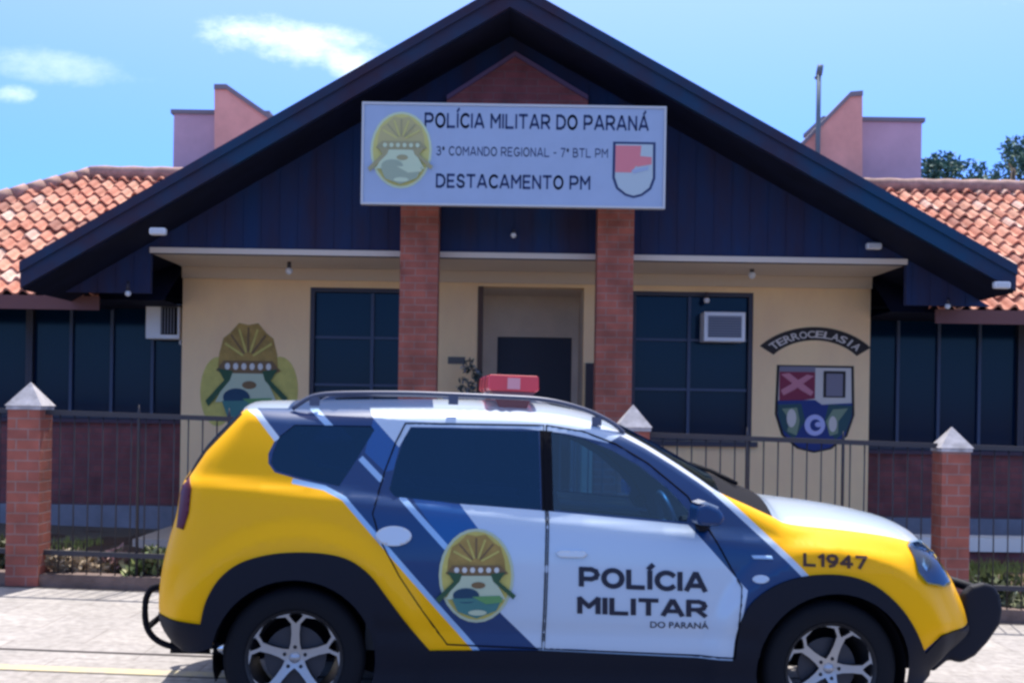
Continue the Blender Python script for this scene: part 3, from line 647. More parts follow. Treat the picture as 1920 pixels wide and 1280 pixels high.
def sp(px, py): return ((px-963)/562*2*hw, (291.5-py)/183*2*hh)
w = MB()
for body, x0, x1, y0, y1, bold in (('POLÍCIA MILITAR DO PARANÁ', 795, 1216, 203, 243, .018), ('3º COMANDO REGIONAL - 7º BTL PM', 818, 1140, 276, 294, .012), ('DESTACAMENTO PM', 818, 1108, 327, 355, .018)):
    vs, fs = stroke_text(body, .16 if body[0] == '3' else .22); a = sp(x0, y1); b_ = sp(x1, y0); fv = fit(vs, a[0], b_[0], a[1], b_[1]); wl_ = list(WORDS)
    for k in sorted(set(wl_)):
        w = MB()
        for f, q in zip(fs, wl_):
            if q == k: w.add([(fv[i][0], -.002, fv[i][1]) for i in f], [(0, 1, 2, 3)])
        w.build('lettering', M['inkblue'], sg, recalc=False)
ec = sp(752, 285); es = 72/183*2*hh
SG = dict(em_pale='signpale', em_yel='signyel', em_gold='signyel2', em_brown='signolive', em_white='signpale', em_green='signolive', em_blue='signgreen', em_teal='signgreen', em_midgreen='signpale')
artwork('crest', [(p, SG[k]) for p, k in emblem_layers(True)], lambda u, v, o: (ec[0]+u*es, -.002-o, ec[1]+v*es), sg)
ec2 = sp(1189, 315); es2 = 53/183*2*hh
ol = [(-.75, .98), (.75, .98), (.76, -.3), (.62, -.68), (.3, -.92), (0, -1.0), (-.3, -.92), (-.62, -.68), (-.76, -.3)]; il = [(x*.88, z*.92) for x, z in ol]
artwork('shield', [(ol, 'inkblue'), (il, 'signgrey'), ([(-.66, .85), (.25, .85), (.2, .3), (-.1, -.1), (-.66, -.1)], 'signred'), ([(.0, .5), (.62, .45), (.62, .2), (.1, .1)], 'signred'), ([(-.1, -.02), (.5, .12), (.5, .0), (0, -.14)], 'sign')], lambda u, v, o: (ec2[0]+u*es2, -.002-o, ec2[1]+v*es2), sg)
# air conditioners
ac = empty('air_conditioner', (ax(305, 602, 14.0), 14.0, az(305, 635, 14.0)), 'white boxy air conditioner sticking out at the left corner of the porch', 'air conditioner', 'air conditioners')
w = MB(); w.box(-.20, 0, 0, .20, .30, .41); w.build('casing', M['whitem'], ac, bevel=.012)
w = MB(); w.box(-.02, -.012, .05, .17, -.001, .37); gr_ = w.build('grille', M['seam'], ac)
w = MB(); [w.box(-.01+.035*i, -.022, .06, .0+.035*i, -.013, .36) for i in range(5)]; w.build('slats', M['acgrille'], gr_)
w = MB(); w.tube([(.18, .1, -.005), (.18, .1, -.05), (.24, .28, -.05)], .012); w.build('bracket', M['whitem'], ac)
ac = empty('air_conditioner', (ax(1359, 612, YB-.25), YB-.25, az(1359, 640, YB-.25)), 'white window air conditioner with grey grille in the right porch window', 'air conditioner', 'air conditioners')
w = MB(); w.box(-.235, 0, 0, .235, .31, .335); w.build('casing', M['whitem'], ac, bevel=.01)
w = MB(); w.box(-.19, -.008, .045, .19, -.001, .29); gr_ = w.build('grille', M['acgrille'], ac)
w = MB(); [w.box(-.185, -.016, .055+.028*i, .185, -.009, .063+.028*i) for i in range(8)]; w.build('slats', M['framelite'], gr_)
# lamps
def floodlight(px, py, Y, label):
    p = at(px, py, Y); o = empty('floodlight', p, label, 'lamp', 'floodlights on the building')
    w = MB(); w.box(-.08, -.10, -.035, .08, -.02, .035); w.build('housing', M['whitem'], o, bevel=.02, seg=3)
    w = MB(); w.box(-.06, -.106, -.022, .06, -.101, .022); w.build('lens', M['signframe'], o)
    w = MB(); w.box(-.02, -.02, -.02, .02, .0, .02); w.build('bracket', M['frame'], o)
floodlight(300, 436, YR-.035, 'small white floodlight at the left foot of the timber gable')
floodlight(1635, 463, YG-.012, 'small white floodlight at the right foot of the timber gable')
floodlight(1873, 536, YR-.035, 'small white floodlight under the right tip of the front roof')
def bulb(px, py, Y, label, r=.035, up=.06):
    p = at(px, py, Y); o = empty('lamp_bulb', p, label, 'lamp', 'small round lamps')
    w = MB(); w.lathe([(0, -r)]+[(r*math.cos(R(a)), r*math.sin(R(a))) for a in range(-75, 76, 15)]+[(0, r)], (0, 0, 0), 'z', 16); w.build('globe', M['whitem'], o)
    w = MB(); w.lathe([(0, r*.8), (r*.6, r*.8), (r*.5, r+up), (0, r+up)], (0, 0, 0), 'z', 12); w.build('socket', M['frame'], o)
bulb(542, 508, 13.2, 'round white bulb under the porch ceiling left of the left column', .04)
bulb(1410, 516, 13.2, 'round white bulb under the porch ceiling right of the right column', .04)
bulb(963, 441, YG-.06, 'small bulb on the timber boards between the two brick columns', .03, .03)
bulb(1325, 563, YB-.1, 'small bulb above the air conditioner in the right porch window', .035)
bulb(240, 550, 12.4, 'narrow white bulb hanging under the eave beside the left wing windows', .032, .10)
bulb(1777, 574, 12.5, 'small bulb under the eave beside the right wing windows', .03)
an = empty('antenna', at(1533, 300, 17), 'thin metal antenna mast on the roof left of the right parapet', 'antenna')
w = MB(); w.tube([(0, 0, -.9), (0, 0, 1.28)], .035); w.build('mast', mat('mast_grey', (.10, .16, .20), .6), an)
w = MB(); w.tube([(0, 0, 1.2), (.02, 0, 1.34)], .045); w.tube([(-.05, 0, 1.15), (.0, 0, 1.2)], .025); w.build('mast_head', mat('mast_grey', (.10, .16, .20), .6), an)
# low white ledge in front of the right wing and left wing
w = MB(); w.box(4.35, 12.75, -.3, 11, 12.95, .14); w.build('ledge_base', M['brickw'], tag(empty('garden_ledge', (0, 0, 0)), 'long white topped garden ledge behind the fence at the far right', 'wall'))
w2 = MB(); w2.box(4.30, 12.7, .145, 11, 13.0, .29); w2.build('ledge_top', M['ledge'], bpy.data.objects['garden_ledge'])

# ------------------------------------------------------------------ fence
YF = 9.83
def post(px, wdt, hgt, label):
    x = ax(px, 900, YF); o = empty('brick_post', (x, YF, gz(x)), label, 'post', 'brick posts of the fence')
    w = MB(); w.box(-wdt/2, -wdt/2, -.1, wdt/2, wdt/2, hgt); w.build('shaft', M['brickp'], o)
    w = MB(); c = wdt/2+.02; h0 = hgt+.002
    w.box(-c+.01, -c+.01, h0, c-.01, c-.01, h0+.03)
    w.add([(-c, -c, h0+.031), (c, -c, h0+.031), (c, c, h0+.031), (-c, c, h0+.031), (0, 0, h0+.031+wdt*.74)], [(0, 3, 2, 1), (0, 1, 4), (1, 2, 4), (2, 3, 4), (3, 0, 4)])
    w.build('cap', M['capm'], o); return x
xp0 = post(55, .262, 1.43, 'brick fence post with a white pyramid cap at the far left')
xp1 = post(622, .25, 1.25, 'brick fence post hidden behind the rear half of the police car')
xp2 = post(1185, .25, 1.44, 'brick fence post whose cap peeps over the roof of the police car')
xp3 = post(1783, .232, 1.37, 'brick fence post with a white pyramid cap in front of the car nose')
def fence(x0, x1, label, top=1.415):
    o = empty('iron_fence', (x0, YF, gz(x0)), label, 'fence', 'iron fence panels'); Lg = x1-x0
    for zz in (top, .27):
        w = MB(); w.ext([(0, zz-.02), (Lg, zz-.02-KG*Lg), (Lg, zz+.02-KG*Lg), (0, zz+.02)], -.018, .018); w.build('rail', M['iron'], o)
    n = max(2, int(Lg/.115)); me = None
    for i in range(1, n):
        x = Lg*i/n
        if me is None:
            w = MB(); w.tube([(0, 0, .10), (0, 0, top-.02)], .006, 6); b_ = w.build('bar', M['iron'], o); me = b_.data
        else:
            b_ = bpy.data.objects.new('bar', me); col.objects.link(b_); b_.parent = o
        b_.location = (x, 0, -KG*x)
    for k in (1, 2):
        x = Lg*k/3; w = MB(); w.tube([(x+.02, 0, .1-KG*x), (x+.02, 0, top+.03-KG*x), (x+.02, 0, top+.09-KG*x)], [.013, .013, .002], 8); w.build('stay', M['iron'], o)
fence(-8.0, xp0-.13, 'iron fence panel left of the leftmost brick post')
fence(xp0+.13, xp1-.13, 'iron fence panel between the leftmost brick post and the rear of the car')
fence(xp1+.13, xp2-.13, 'iron fence panel behind the police car in front of the entrance')
fence(xp2+.13, xp3-.12, 'iron fence panel in front of the painted shield')
fence(xp3+.12, 8.2, 'iron fence panel right of the right brick post')

# ------------------------------------------------------------------ plants and trees
def shrub(px, Y, h, rad, pal, label, n=260, size=.05, name='shrub'):
    p = at(px, 1000, Y); x = p.x; z = gz(x)+.03; o = empty(name, (x, Y, z), label, 'plant', 'low garden plants')
    w = MB()
    for k in range(6): a = k*1.05; w.tube([(0, 0, 0), (rad*.5*math.cos(a), rad*.5*math.sin(a), h*.5), (rad*.8*math.cos(a), rad*.8*math.sin(a), h*.85)], [.012, .008, .004], 6)
    w.build('stems', M['bark'], o); lm = MB(); lc = []
    for k in range(5): leaf_cloud(lm, lc, (random.uniform(-.5, .5)*rad, random.uniform(-.5, .5)*rad, h*random.uniform(.4, .8)), rad*.6, n//5, size, pal, .8)
    leafobj('foliage', lm, lc, o)
dry = [(.42, .33, .22), (.30, .22, .14), (.5, .42, .30)]; gr = [(.12, .18, .05), (.20, .24, .08), (.30, .30, .15)]; pink = [(.36, .20, .18), (.2, .16, .08)]
shrub(125, 9.98, .30, .16, dry, 'dry straw coloured plant beside the left brick post'); shrub(150, 10.1, .16, .16, dry, 'low dry plant right of the left brick post')
shrub(222, 10.1, .26, .12, pink, 'reddish seedling in the bare bed left of the car'); shrub(200, 10.05, .12, .12, dry, 'flat dry clump in the middle of the left bed')
shrub(268, 10.0, .15, .18, gr, 'low green plant with white edged leaves near the car tail'); shrub(298, 10.0, .33, .14, gr, 'small green plant half behind the car tail')
shrub(1868, 10.15, .34, .26, [(.04, .06, .02), (.08, .10, .03)], 'dark green shrub behind the black push bar of the car'); shrub(1900, 10.0, .12, .18, [(.4, .42, .25), (.2, .22, .1)], 'pale low plant at the foot of the fence at the far right')
shrub(5, 10.3, .30, .25, [(.10, .11, .04), (.3, .3, .16)], 'dull green shrub left of the left brick post')
def tree(px, Y, ztop, rad, label, n, pal, name='tree', lean=0):
    x = ax(px, 300, Y); o = empty(name, (x, Y, 0), label, 'tree', 'trees behind the station')
    w = MB(); w.tube([(0, 0, 0), (.1, 0, ztop*.4), (lean, 0, ztop*.75), (lean*1.3, 0, ztop*.9)], [.28, .22, .13, .06], 10)
    for k in range(7): a = k*.95; w.tube([(lean*.6, 0, ztop*(.5+.04*k)), (lean+rad*.6*math.cos(a), rad*.6*math.sin(a), ztop*(.68+.04*k))], [.08, .03], 6)
    w.build('trunk', M['bark'], o); lm = MB(); lc = []
    for k in range(34):
        a = random.uniform(0, 6.28); rr_ = rad*random.uniform(.1, 1)**.7; zz = ztop*.80+random.uniform(-1, 1)*ztop*.17*(1.1-rr_/rad*.6)
        leaf_cloud(lm, lc, (lean+rr_*math.cos(a), rr_*math.sin(a), zz), rad*.2, n//34, .09, pal, .7)
    leafobj('crown', lm, lc, o)
tp = [(.07, .17, .14), (.10, .21, .15), (.03, .09, .08)]
tree(1900, 34, 9.5, 2.7, 'dark green leafy tree rising above the right tiled roof', 11000, tp)
tree(1990, 38, 12.0, 2.6, 'taller dark tree at the right edge of the photo', 9000, tp)

# ------------------------------------------------------------------ the police car
# local axes: x forward, y to the far side, z up, origin on the ground at the middle of the wheelbase
WB, WR, YS = 2.673, .345, -.885
def wheel_world(px, py):
    u, v = px-HORX, HORY-py; U = u*math.cos(ROLL)-v*math.sin(ROLL); V = u*math.sin(ROLL)+v*math.cos(ROLL)
    q = (EYE-WR)/(-V-KG*U); return Vector((U*q, FPX*q, EYE+V*q))
wr_w, wf_w = wheel_world(553, 1235), wheel_world(1557, 1255)
yaw = math.atan2(wf_w.y-wr_w.y, wf_w.x-wr_w.x); tilt = math.atan(KG)
Rm = Matrix.Rotation(yaw, 4, 'Z') @ Matrix.Rotation(tilt, 4, 'Y')
mid = (wr_w+wf_w)/2; loc = mid-(Rm @ Vector((0, YS, WR)))
car = empty('police_car', loc, 'yellow white and navy police utility car with a red roof beacon parked before the station', 'car')
car.rotation_euler = (0, tilt, yaw); CM = Matrix.Translation(loc) @ Rm; CI = CM.inverted()
eye_l = CI @ Vector((0, 0, EYE))
def cplane(px, py, y):
    p = CI @ at(px, py, 6.0); d = p-eye_l; k = (y-eye_l.y)/d.y; q = eye_l+d*k; return q.x, q.z

belt = lambda x: 1.055-.075*x
OUT = None
def seg_dist(P, A, B):
    d = B-A; t_ = np.clip(((P-A)@d)/max(1e-9, d@d), 0, 1); return np.linalg.norm(P-(A+t_[:, None]*d), axis=1), t_
def half_width(P):
    """P (n,2) of x,z -> half width of the body there"""
    P = np.asarray(P, float); x, z = P[:, 0], P[:, 1]
    b = belt(x)
    h = .905-.055*((z-.72)/.45)**2*np.where(z < b, 1, 0)-.055*((np.minimum(z, b)-.72)/.45)**2*np.where(z < b, 0, 1)
    h = .905-.055*((np.clip(z, .3, 9)-.72)/.45)**2*(z < b)-.055*((b-.72)/.45)**2*(z >= b)
    t_ = np.clip((z-b)/.5, 0, None); sh_ = 1/(1+np.exp(-(z-b)/.014))
    h = h-sh_*.032-.185*t_-.05*t_**2
    # swage low on the doors
    h = h-.010*np.exp(-((z-.50)/.05)**2)*(np.abs(x) < .95)
    for cx in (-WB/2, WB/2):
        d = np.hypot(x-cx, z-WR); u_ = np.clip((.69-d)/.11, 0, 1); h = h+.036*u_*u_*(3-2*u_)*np.clip((1.13-z)/.12, 0, 1)*np.clip((.98-np.abs(x-cx)*.9)/.3, 0, 1)
    if OUT is not None:
        A = np.array([o[0] for o in OUT]); D = np.array([o[1] for o in OUT])-A; DD = np.maximum((D*D).sum(1), 1e-9)
        r0 = np.array([o[2] for o in OUT]); d0 = np.array([o[3] for o in OUT]); r1 = np.array([o[4] for o in OUT]); d1 = np.array([o[5] for o in OUT])
        best = np.empty(len(P)); wsum = np.empty(len(P)); racc = np.empty(len(P)); dacc = np.empty(len(P))
        for k in range(0, len(P), 4000):
            Q = P[k:k+4000, None, :]-A[None]; t2 = np.clip((Q*D[None]).sum(2)/DD, 0, 1); d = np.linalg.norm(Q-t2[..., None]*D[None], axis=2); w_ = 1/(d+.004)**3
            best[k:k+4000] = d.min(1); wsum[k:k+4000] = w_.sum(1); racc[k:k+4000] = (w_*(r0+(r1-r0)*t2)).sum(1); dacc[k:k+4000] = (w_*(d0+(d1-d0)*t2)).sum(1)
        r_ = racc/wsum; dep = dacc/wsum; q = np.clip(1-best/r_, 0, 1); h = h-dep*(1-np.sqrt(np.clip(1-q*q, 0, 1)))
    return h
def base_width(P):
    global OUT
    o = OUT; OUT = None; h = half_width(P); OUT = o; return h
def edge_normals(P):
    """distance to the outline and the exact surface normal near it"""
    P = np.asarray(P, float); A = np.array([o[0] for o in OUT]); D = np.array([o[1] for o in OUT])-A; DD = np.maximum((D*D).sum(1), 1e-9)
    best = np.empty(len(P)); dr_ = np.empty((len(P), 2)); r_ = np.empty(len(P)); dep = np.empty(len(P))
    Nin = np.stack([D[:, 1], -D[:, 0]], 1)/np.sqrt(DD)[:, None]
    for k in range(0, len(P), 4000):
        Q = P[k:k+4000, None, :]-A[None]; t2 = np.clip((Q*D[None]).sum(2)/DD, 0, 1); V = Q-t2[..., None]*D[None]; d = np.linalg.norm(V, axis=2); w_ = 1/(d+.006)**3
        best[k:k+4000] = d.min(1); nn = (w_[..., None]*Nin[None]).sum(1); dr_[k:k+4000] = nn/np.linalg.norm(nn, axis=1)[:, None]
        ws = w_.sum(1); r_[k:k+4000] = (w_*np.array([o[2] for o in OUT])).sum(1)/ws; dep[k:k+4000] = (w_*np.array([o[3] for o in OUT])).sum(1)/ws
    q = np.clip(1-best/r_, 0, 1); g = dep*q/(r_*np.sqrt(np.clip(1-q*q, .004, 1)))
    e_ = 1e-3; bx = (base_width(P+[e_, 0])-base_width(P-[e_, 0]))/(2*e_); bz = (base_width(P+[0, e_])-base_width(P-[0, e_]))/(2*e_)
    return best, np.stack([-(bx+g*dr_[:, 0]), np.ones(len(P)), -(bz+g*dr_[:, 1])], 1)
def hw1(x, z): return float(half_width([(x, z)])[0])
def cxz(px, py, n=7):
    y = -.86
    for _ in range(n):
        x, z = cplane(px, py, y); y = .5*y-.5*hw1(x, z)
    return cplane(px, py, y)
# outline in the photograph: (px,py, edge radius, edge depth)
outline_px = [(332, 1210, .20, .16), (304, 1168, .25, .20), (299, 1120, .25, .20), (306, 1060, .25, .20), (318, 1010, .22, .18), (332, 960, .20, .16), (340, 915, .20, .16), (357, 885, .16, .14),
    (385, 842, .12, .10), (428, 797, .10, .08), (455, 771, .06, .06), (476, 765, .06, .08), (540, 765, .08, .12), (700, 764, .08, .12), (850, 764, .08, .12), (1000, 769, .08, .12), (1090, 783, .08, .10), (1160, 806, .06, .08),
    (1210, 832, .05, .06), (1262, 864, .05, .06), (1310, 896, .05, .06), (1348, 922, .05, .06), (1400, 946, .06, .06), (1448, 968, .07, .07), (1482, 982, .09, .09), (1600, 995, .12, .12), (1690, 1010, .16, .14), (1735, 1030, .22, .18), (1765, 1062, .28, .24),
    (1785, 1100, .32, .28), (1801, 1145, .34, .30), (1802, 1180, .34, .30), (1770, 1215, .30, .26), (1738, 1250, .25, .2)]
pts = [cplane(p[0], p[1], -.80) for p in outline_px]
for it in range(4):
    OUT = [(np.array(pts[i]), np.array(pts[i+1]), outline_px[i][2], outline_px[i][3], outline_px[i+1][2], outline_px[i+1][3]) for i in range(len(pts)-1)]
    hws = half_width([(p[0], p[1]) for p in pts]); pts = [cplane(o[0], o[1], -h) for o, h in zip(outline_px, hws)]
OUT = [(np.array(pts[i]), np.array(pts[i+1]), outline_px[i][2], outline_px[i][3], outline_px[i+1][2], outline_px[i+1][3]) for i in range(len(pts)-1)]
def catmull(P, k=4):
    out = []; n = len(P)
    for i in range(n-1):
        p0, p1, p2, p3 = [Vector(P[max(0, min(n-1, i+j))]) for j in (-1, 0, 1, 2)]
        for s in range(k):
            t_ = s/k; out.append(tuple(.5*((2*p1)+(-p0+p2)*t_+(2*p0-5*p1+4*p2-p3)*t_*t_+(-p0+3*p1-3*p2+p3)*t_**3)))
    out.append(tuple(P[-1])); return out
top = catmull(pts, 4)
seg_i = [i/4 for i in range(len(top))]
pr_ = [np.interp(v, range(len(outline_px)), [o[2] for o in outline_px]) for v in seg_i]; pd_ = [np.interp(v, range(len(outline_px)), [o[3] for o in outline_px]) for v in seg_i]
OUT = [(np.array(top[i]), np.array(top[i+1]), pr_[i], pd_[i], pr_[i+1], pd_[i+1]) for i in range(len(top)-1)]
AR = .392
def arch(cx, a0=0, a1=180, n=28): return [(cx+AR*math.cos(R(a0+(a1-a0)*i/n)), WR+AR*math.sin(R(a0+(a1-a0)*i/n))) for i in range(n+1)]
SZ = .215
lo = math.sqrt(AR**2-(WR-SZ)**2); aa = math.degrees(math.asin((WR-SZ)/AR))
bodyp = list(top)                                     # rear bottom -> over -> front bottom
bodyp += [(WB/2+lo, SZ)] + arch(WB/2, -aa, 180+aa)[1:-1] + [(WB/2-lo, SZ), (-WB/2+lo, SZ)] + arch(-WB/2, -aa, 172)[1:] + [cplane(368, 1217, -.8)]
# clean coincident
bp = []
for p in bodyp:
    if not bp or math.hypot(p[0]-bp[-1][0], p[1]-bp[-1][1]) > .004: bp.append(p)
bodyp = bp
def dens(poly, step=.05, closed=True):
    out = []; n = len(poly)
    for i in range(n if closed else n-1):
        a = poly[i]; b_ = poly[(i+1) % n]; k = max(1, int(math.hypot(b_[0]-a[0], b_[1]-a[1])/step))
        out += [(a[0]+(b_[0]-a[0])*j/k, a[1]+(b_[1]-a[1])*j/k) for j in range(k)]
    if not closed: out.append(poly[-1])
    return out
def C(pp): return [cxz(*p) for p in pp]
def stripe(pp, w):
    n = len(pp); L_ = []; R_ = []
    for i, p in enumerate(pp):
        a = Vector(pp[max(0, i-1)]); b_ = Vector(pp[min(n-1, i+1)]); d = (b_-a).normalized(); nn = Vector((-d.y, d.x))*w/2
        L_.append((p[0]+nn.x, p[1]+nn.y)); R_.append((p[0]-nn.x, p[1]-nn.y))
    return L_+R_[::-1]
livery = [   # painted in this order
    ('yellow', C([(240, 1146), (300, 1150), (375, 1172), (560, 1110), (800, 1222), (895, 1222), (641, 926), (608, 910), (560, 898), (515, 885), (503, 868), (503, 850), (517, 822), (478, 768), (440, 740), (240, 800)])),
    ('white', C(stripe([(455, 755), (484, 776), (520, 824)], 12))),
    ('paleblue', C(stripe([(548, 901), (608, 914), (645, 934), (900, 1226)], 10))),
    ('blue', C([(700, 785), (724, 782), (750, 832), (738, 880), (722, 884), (684, 848)])),
    ('blue', C([(772, 932), (865, 946), (912, 1010), (850, 1040)])),
    ('paleblue', C(stripe([(676, 858), (716, 900)], 11))),
    ('paleblue', C(stripe([(585, 762), (628, 808)], 11))),
    ('paleblue', C(stripe([(752, 930), (846, 1036)], 11))),
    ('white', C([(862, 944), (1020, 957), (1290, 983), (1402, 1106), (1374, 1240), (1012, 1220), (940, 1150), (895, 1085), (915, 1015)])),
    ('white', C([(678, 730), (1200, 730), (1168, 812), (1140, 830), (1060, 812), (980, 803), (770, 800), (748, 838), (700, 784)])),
    ('silver', C(stripe([(1150, 802), (1212, 834), (1264, 866), (1312, 898), (1350, 925)], 13))),
    ('yellow', C([(1345, 915), (1352, 930), (1432, 1003), (1514, 1082), (1600, 1200), (1700, 1260), (1733, 1219), (1765, 1190), (1850, 1165), (1850, 1040), (1700, 960), (1480, 930)])),
    ('white', C(stripe([(1340, 920), (1432, 1004), (1520, 1090)], 11))),
    ('seam', C(stripe([(346, 899), (352, 888), (383, 843), (428, 796), (450, 773)], 11))),
    ('clad', C([(240, 1146), (300, 1150), *catmull([(376, 1170), (386, 1128), (410, 1086), (448, 1056), (500, 1040), (555, 1035), (612, 1038), (656, 1050), (694, 1078), (726, 1120), (762, 1168), (806, 1219)], 4), (1010, 1218), *catmull([(1374, 1238), (1380, 1190), (1400, 1142), (1432, 1110), (1475, 1088), (1530, 1077), (1590, 1079), (1640, 1097), (1684, 1134), (1714, 1177), (1734, 1224)], 4), (1765, 1190), (1860, 1168), (1860, 1400), (240, 1400)])),
]
glassp = {
    'quarter': C([(508, 868), (512, 848), (524, 818), (552, 796), (696, 798), (702, 806), (662, 872), (636, 911), (560, 894), (518, 882)]),
    'rear': C([(770, 802), (1010, 808), (1014, 955), (880, 946), (740, 931), (730, 918), (742, 868), (758, 820)]),
    'front': C([(1034, 809), (1095, 822), (1150, 845), (1200, 874), (1255, 918), (1292, 958), (1288, 978), (1150, 966), (1038, 956)]),
}
doorp = {
    'rear': C([(698, 962), (722, 880), (742, 828), (760, 793), (1020, 797), (1024, 960), (1017, 1216), (838, 1208), (795, 1150), (748, 1080), (712, 1012)]),
    'front': C([(1024, 797), (1095, 809), (1155, 832), (1215, 868), (1290, 930), (1325, 985), (1392, 1100), (1378, 1234), (1020, 1216), (1027, 960)]),
}
blackp = C([(1012, 806), (1036, 808), (1040, 958), (1016, 957)])   # blacked-out B pillar
def inside(P, poly):
    P = np.asarray(P); poly = np.asarray(poly); x, y = P[:, 0], P[:, 1]; r_ = np.zeros(len(P), bool); j = len(poly)-1
    for i in range(len(poly)):
        xi, yi = poly[i]; xj, yj = poly[j]; c = ((yi > y) != (yj > y)) & (x < (xj-xi)*(y-yi)/((yj-yi) if yj != yi else 1e-12)+xi); r_ ^= c; j = i
    return r_
# one triangulation of the whole side
verts = []; edges = []
def addloop(poly, closed=True, step=.035):
    d = dens(poly, step, closed); b0 = len(verts); verts.extend(d); n = len(d)
    edges.extend([(b0+i, b0+(i+1) % n) for i in range(n if closed else n-1)])
addloop(bodyp)
for k, p in livery: addloop(p)
for p in glassp.values(): addloop(p)
for p in doorp.values(): addloop(p)
addloop(blackp)
gx = np.arange(-2.3, 2.5, .03); gzr = np.arange(.15, 1.75, .03)
G = np.array([(x+(.015 if j % 2 else 0), z) for j, z in enumerate(gzr) for x in gx]); G = G[inside(G, bodyp)]
tv = [Vector(p) for p in top]; extra = []
for dd_ in (.004, .010, .020, .034, .052, .075):
    for i in range(1, len(tv)-1):
        for f_ in (0, .5):
            p = tv[i].lerp(tv[i+1], f_); d = (tv[i+1]-tv[i-1]).normalized(); nn = Vector((d.y, -d.x)); q = p+nn*dd_
            extra.append(tuple(q))
extra = np.array(extra); extra = extra[inside(extra, bodyp)]; E0 = np.array(verts)
verts.extend([tuple(g) for g in extra if np.min((E0[:, 0]-g[0])**2+(E0[:, 1]-g[1])**2) > .003**2])
E = np.array(verts)
keep = []
for g in G:
    if np.min((E[:, 0]-g[0])**2+(E[:, 1]-g[1])**2) > .010**2: keep.append(g)
verts.extend([tuple(g) for g in keep])
res = delaunay_2d_cdt([Vector(v) for v in verts], edges, [], 0, 1e-5)
V2 = np.array([tuple(v) for v in res[0]]); F = np.array([f for f in res[2] if len(f) == 3])
cen = V2[F].mean(1); inb = inside(cen, bodyp); F = F[inb]; cen = cen[inb]
H = half_width(V2); e_ = 1e-3
dHx = (half_width(V2+[e_, 0])-half_width(V2-[e_, 0]))/(2*e_); dHz = (half_width(V2+[0, e_])-half_width(V2-[0, e_]))/(2*e_)
EB, EN = edge_normals(V2)
matid = np.full(len(F), 'navy', dtype=object)
for k, p in livery: matid[inside(cen, p)] = k
matid[inside(cen, blackp)] = 'seam'
gid = np.full(len(F), '', dtype=object)
for k, p in glassp.items(): gid[inside(cen, p)] = k
did = np.full(len(F), '', dtype=object)
for k, p in doorp.items(): did[inside(cen, p)] = k
isclad = matid == 'clad'
def shell(name, mask, side, parent, inset=0, mat_override=None, gap=None, label=None):
    idx = F[mask]; used, inv = np.unique(idx.ravel(), return_inverse=True); tri = inv.reshape(-1, 3)
    P2 = V2[used]; h = H[used]-inset; s = side
    nrm = np.stack([-dHx[used], np.full(len(used), 1.), -dHz[used]], 1); nrm /= np.linalg.norm(nrm, axis=1)[:, None]
    ne = EN[used]/np.linalg.norm(EN[used], axis=1)[:, None]; wgt = np.clip((.075-EB[used])/.035, 0, 1)[:, None]; nrm = nrm*(1-wgt)+ne*wgt; nrm /= np.linalg.norm(nrm, axis=1)[:, None]
    Nn = nrm*[1, s, 1]
    mats = sorted(set(matid[mask])) if not mat_override else [mat_override]
    ids = [mats.index(q) for q in matid[mask]] if not mat_override else [0]*len(tri)
    off = np.zeros((len(used), 3))
    if gap:      # pull the rim of this piece inwards so that a dark shut line shows round it
        cnt = {}
        for t_ in tri:
            for a, b_ in ((t_[0], t_[1]), (t_[1], t_[2]), (t_[2], t_[0])):
                key = (min(a, b_), max(a, b_)); cnt[key] = cnt.get(key, 0)+1
        rim = sorted({v for k_, c in cnt.items() if c == 1 for v in k_})
        h = h.copy(); h[rim] -= gap
    vs = np.stack([P2[:, 0], s*h, P2[:, 1]], 1)
    me = bpy.data.meshes.new(name)
    fl = [tuple(int(q) for q in (t_ if s > 0 else t_[::-1])) for t_ in tri]
    fl2 = []
    for f in fl:   # outward facing
        a, b_, c = (Vector(vs[i]) for i in f); n_ = (b_-a).cross(c-a); fl2.append(f if n_.y*s > 0 else f[::-1])
    me.from_pydata([tuple(v) for v in vs], [], fl2)
    for q in mats: me.materials.append(M[q])
    me.polygons.foreach_set('material_index', ids); me.polygons.foreach_set('use_smooth', [True]*len(fl2))
    me.update(); me.normals_split_custom_set_from_vertices([tuple(n_) for n_ in Nn])
    o = bpy.data.objects.new(name, me); col.objects.link(o); o.parent = parent
    if label: o['label'] = label
    return o
for side in (-1, 1):
    shell('body_side', (gid == '') & (did == '') & ~isclad, side, car)
    shell('plastic_cladding', isclad & (did == ''), side, car, inset=-.012, mat_override='clad')
    shell('quarter_glass', gid == 'quarter', side, car, inset=.006, mat_override='carglass')
    for k in ('rear', 'front'):
        d_ = shell('door', (did == k) & (gid == ''), side, car, gap=.008)
        shell('door_window', gid == k, side, d_, inset=.008, mat_override='frontglass' if k == 'front' else 'carglass')
# dark shut lines round the doors (real grooves, filled with rubber)
for k, p in doorp.items():
    for side in (-1, 1):
        d = dens(p, .04); hh_ = half_width(d); w = MB(); w.tube([(q[0], side*(h-.0035), q[1]) for q, h in zip(d, hh_)]+[(d[0][0], side*(hh_[0]-.0035), d[0][1])], .0048, 6, caps=False)
        w.build('door_seal', M['seam'], car)
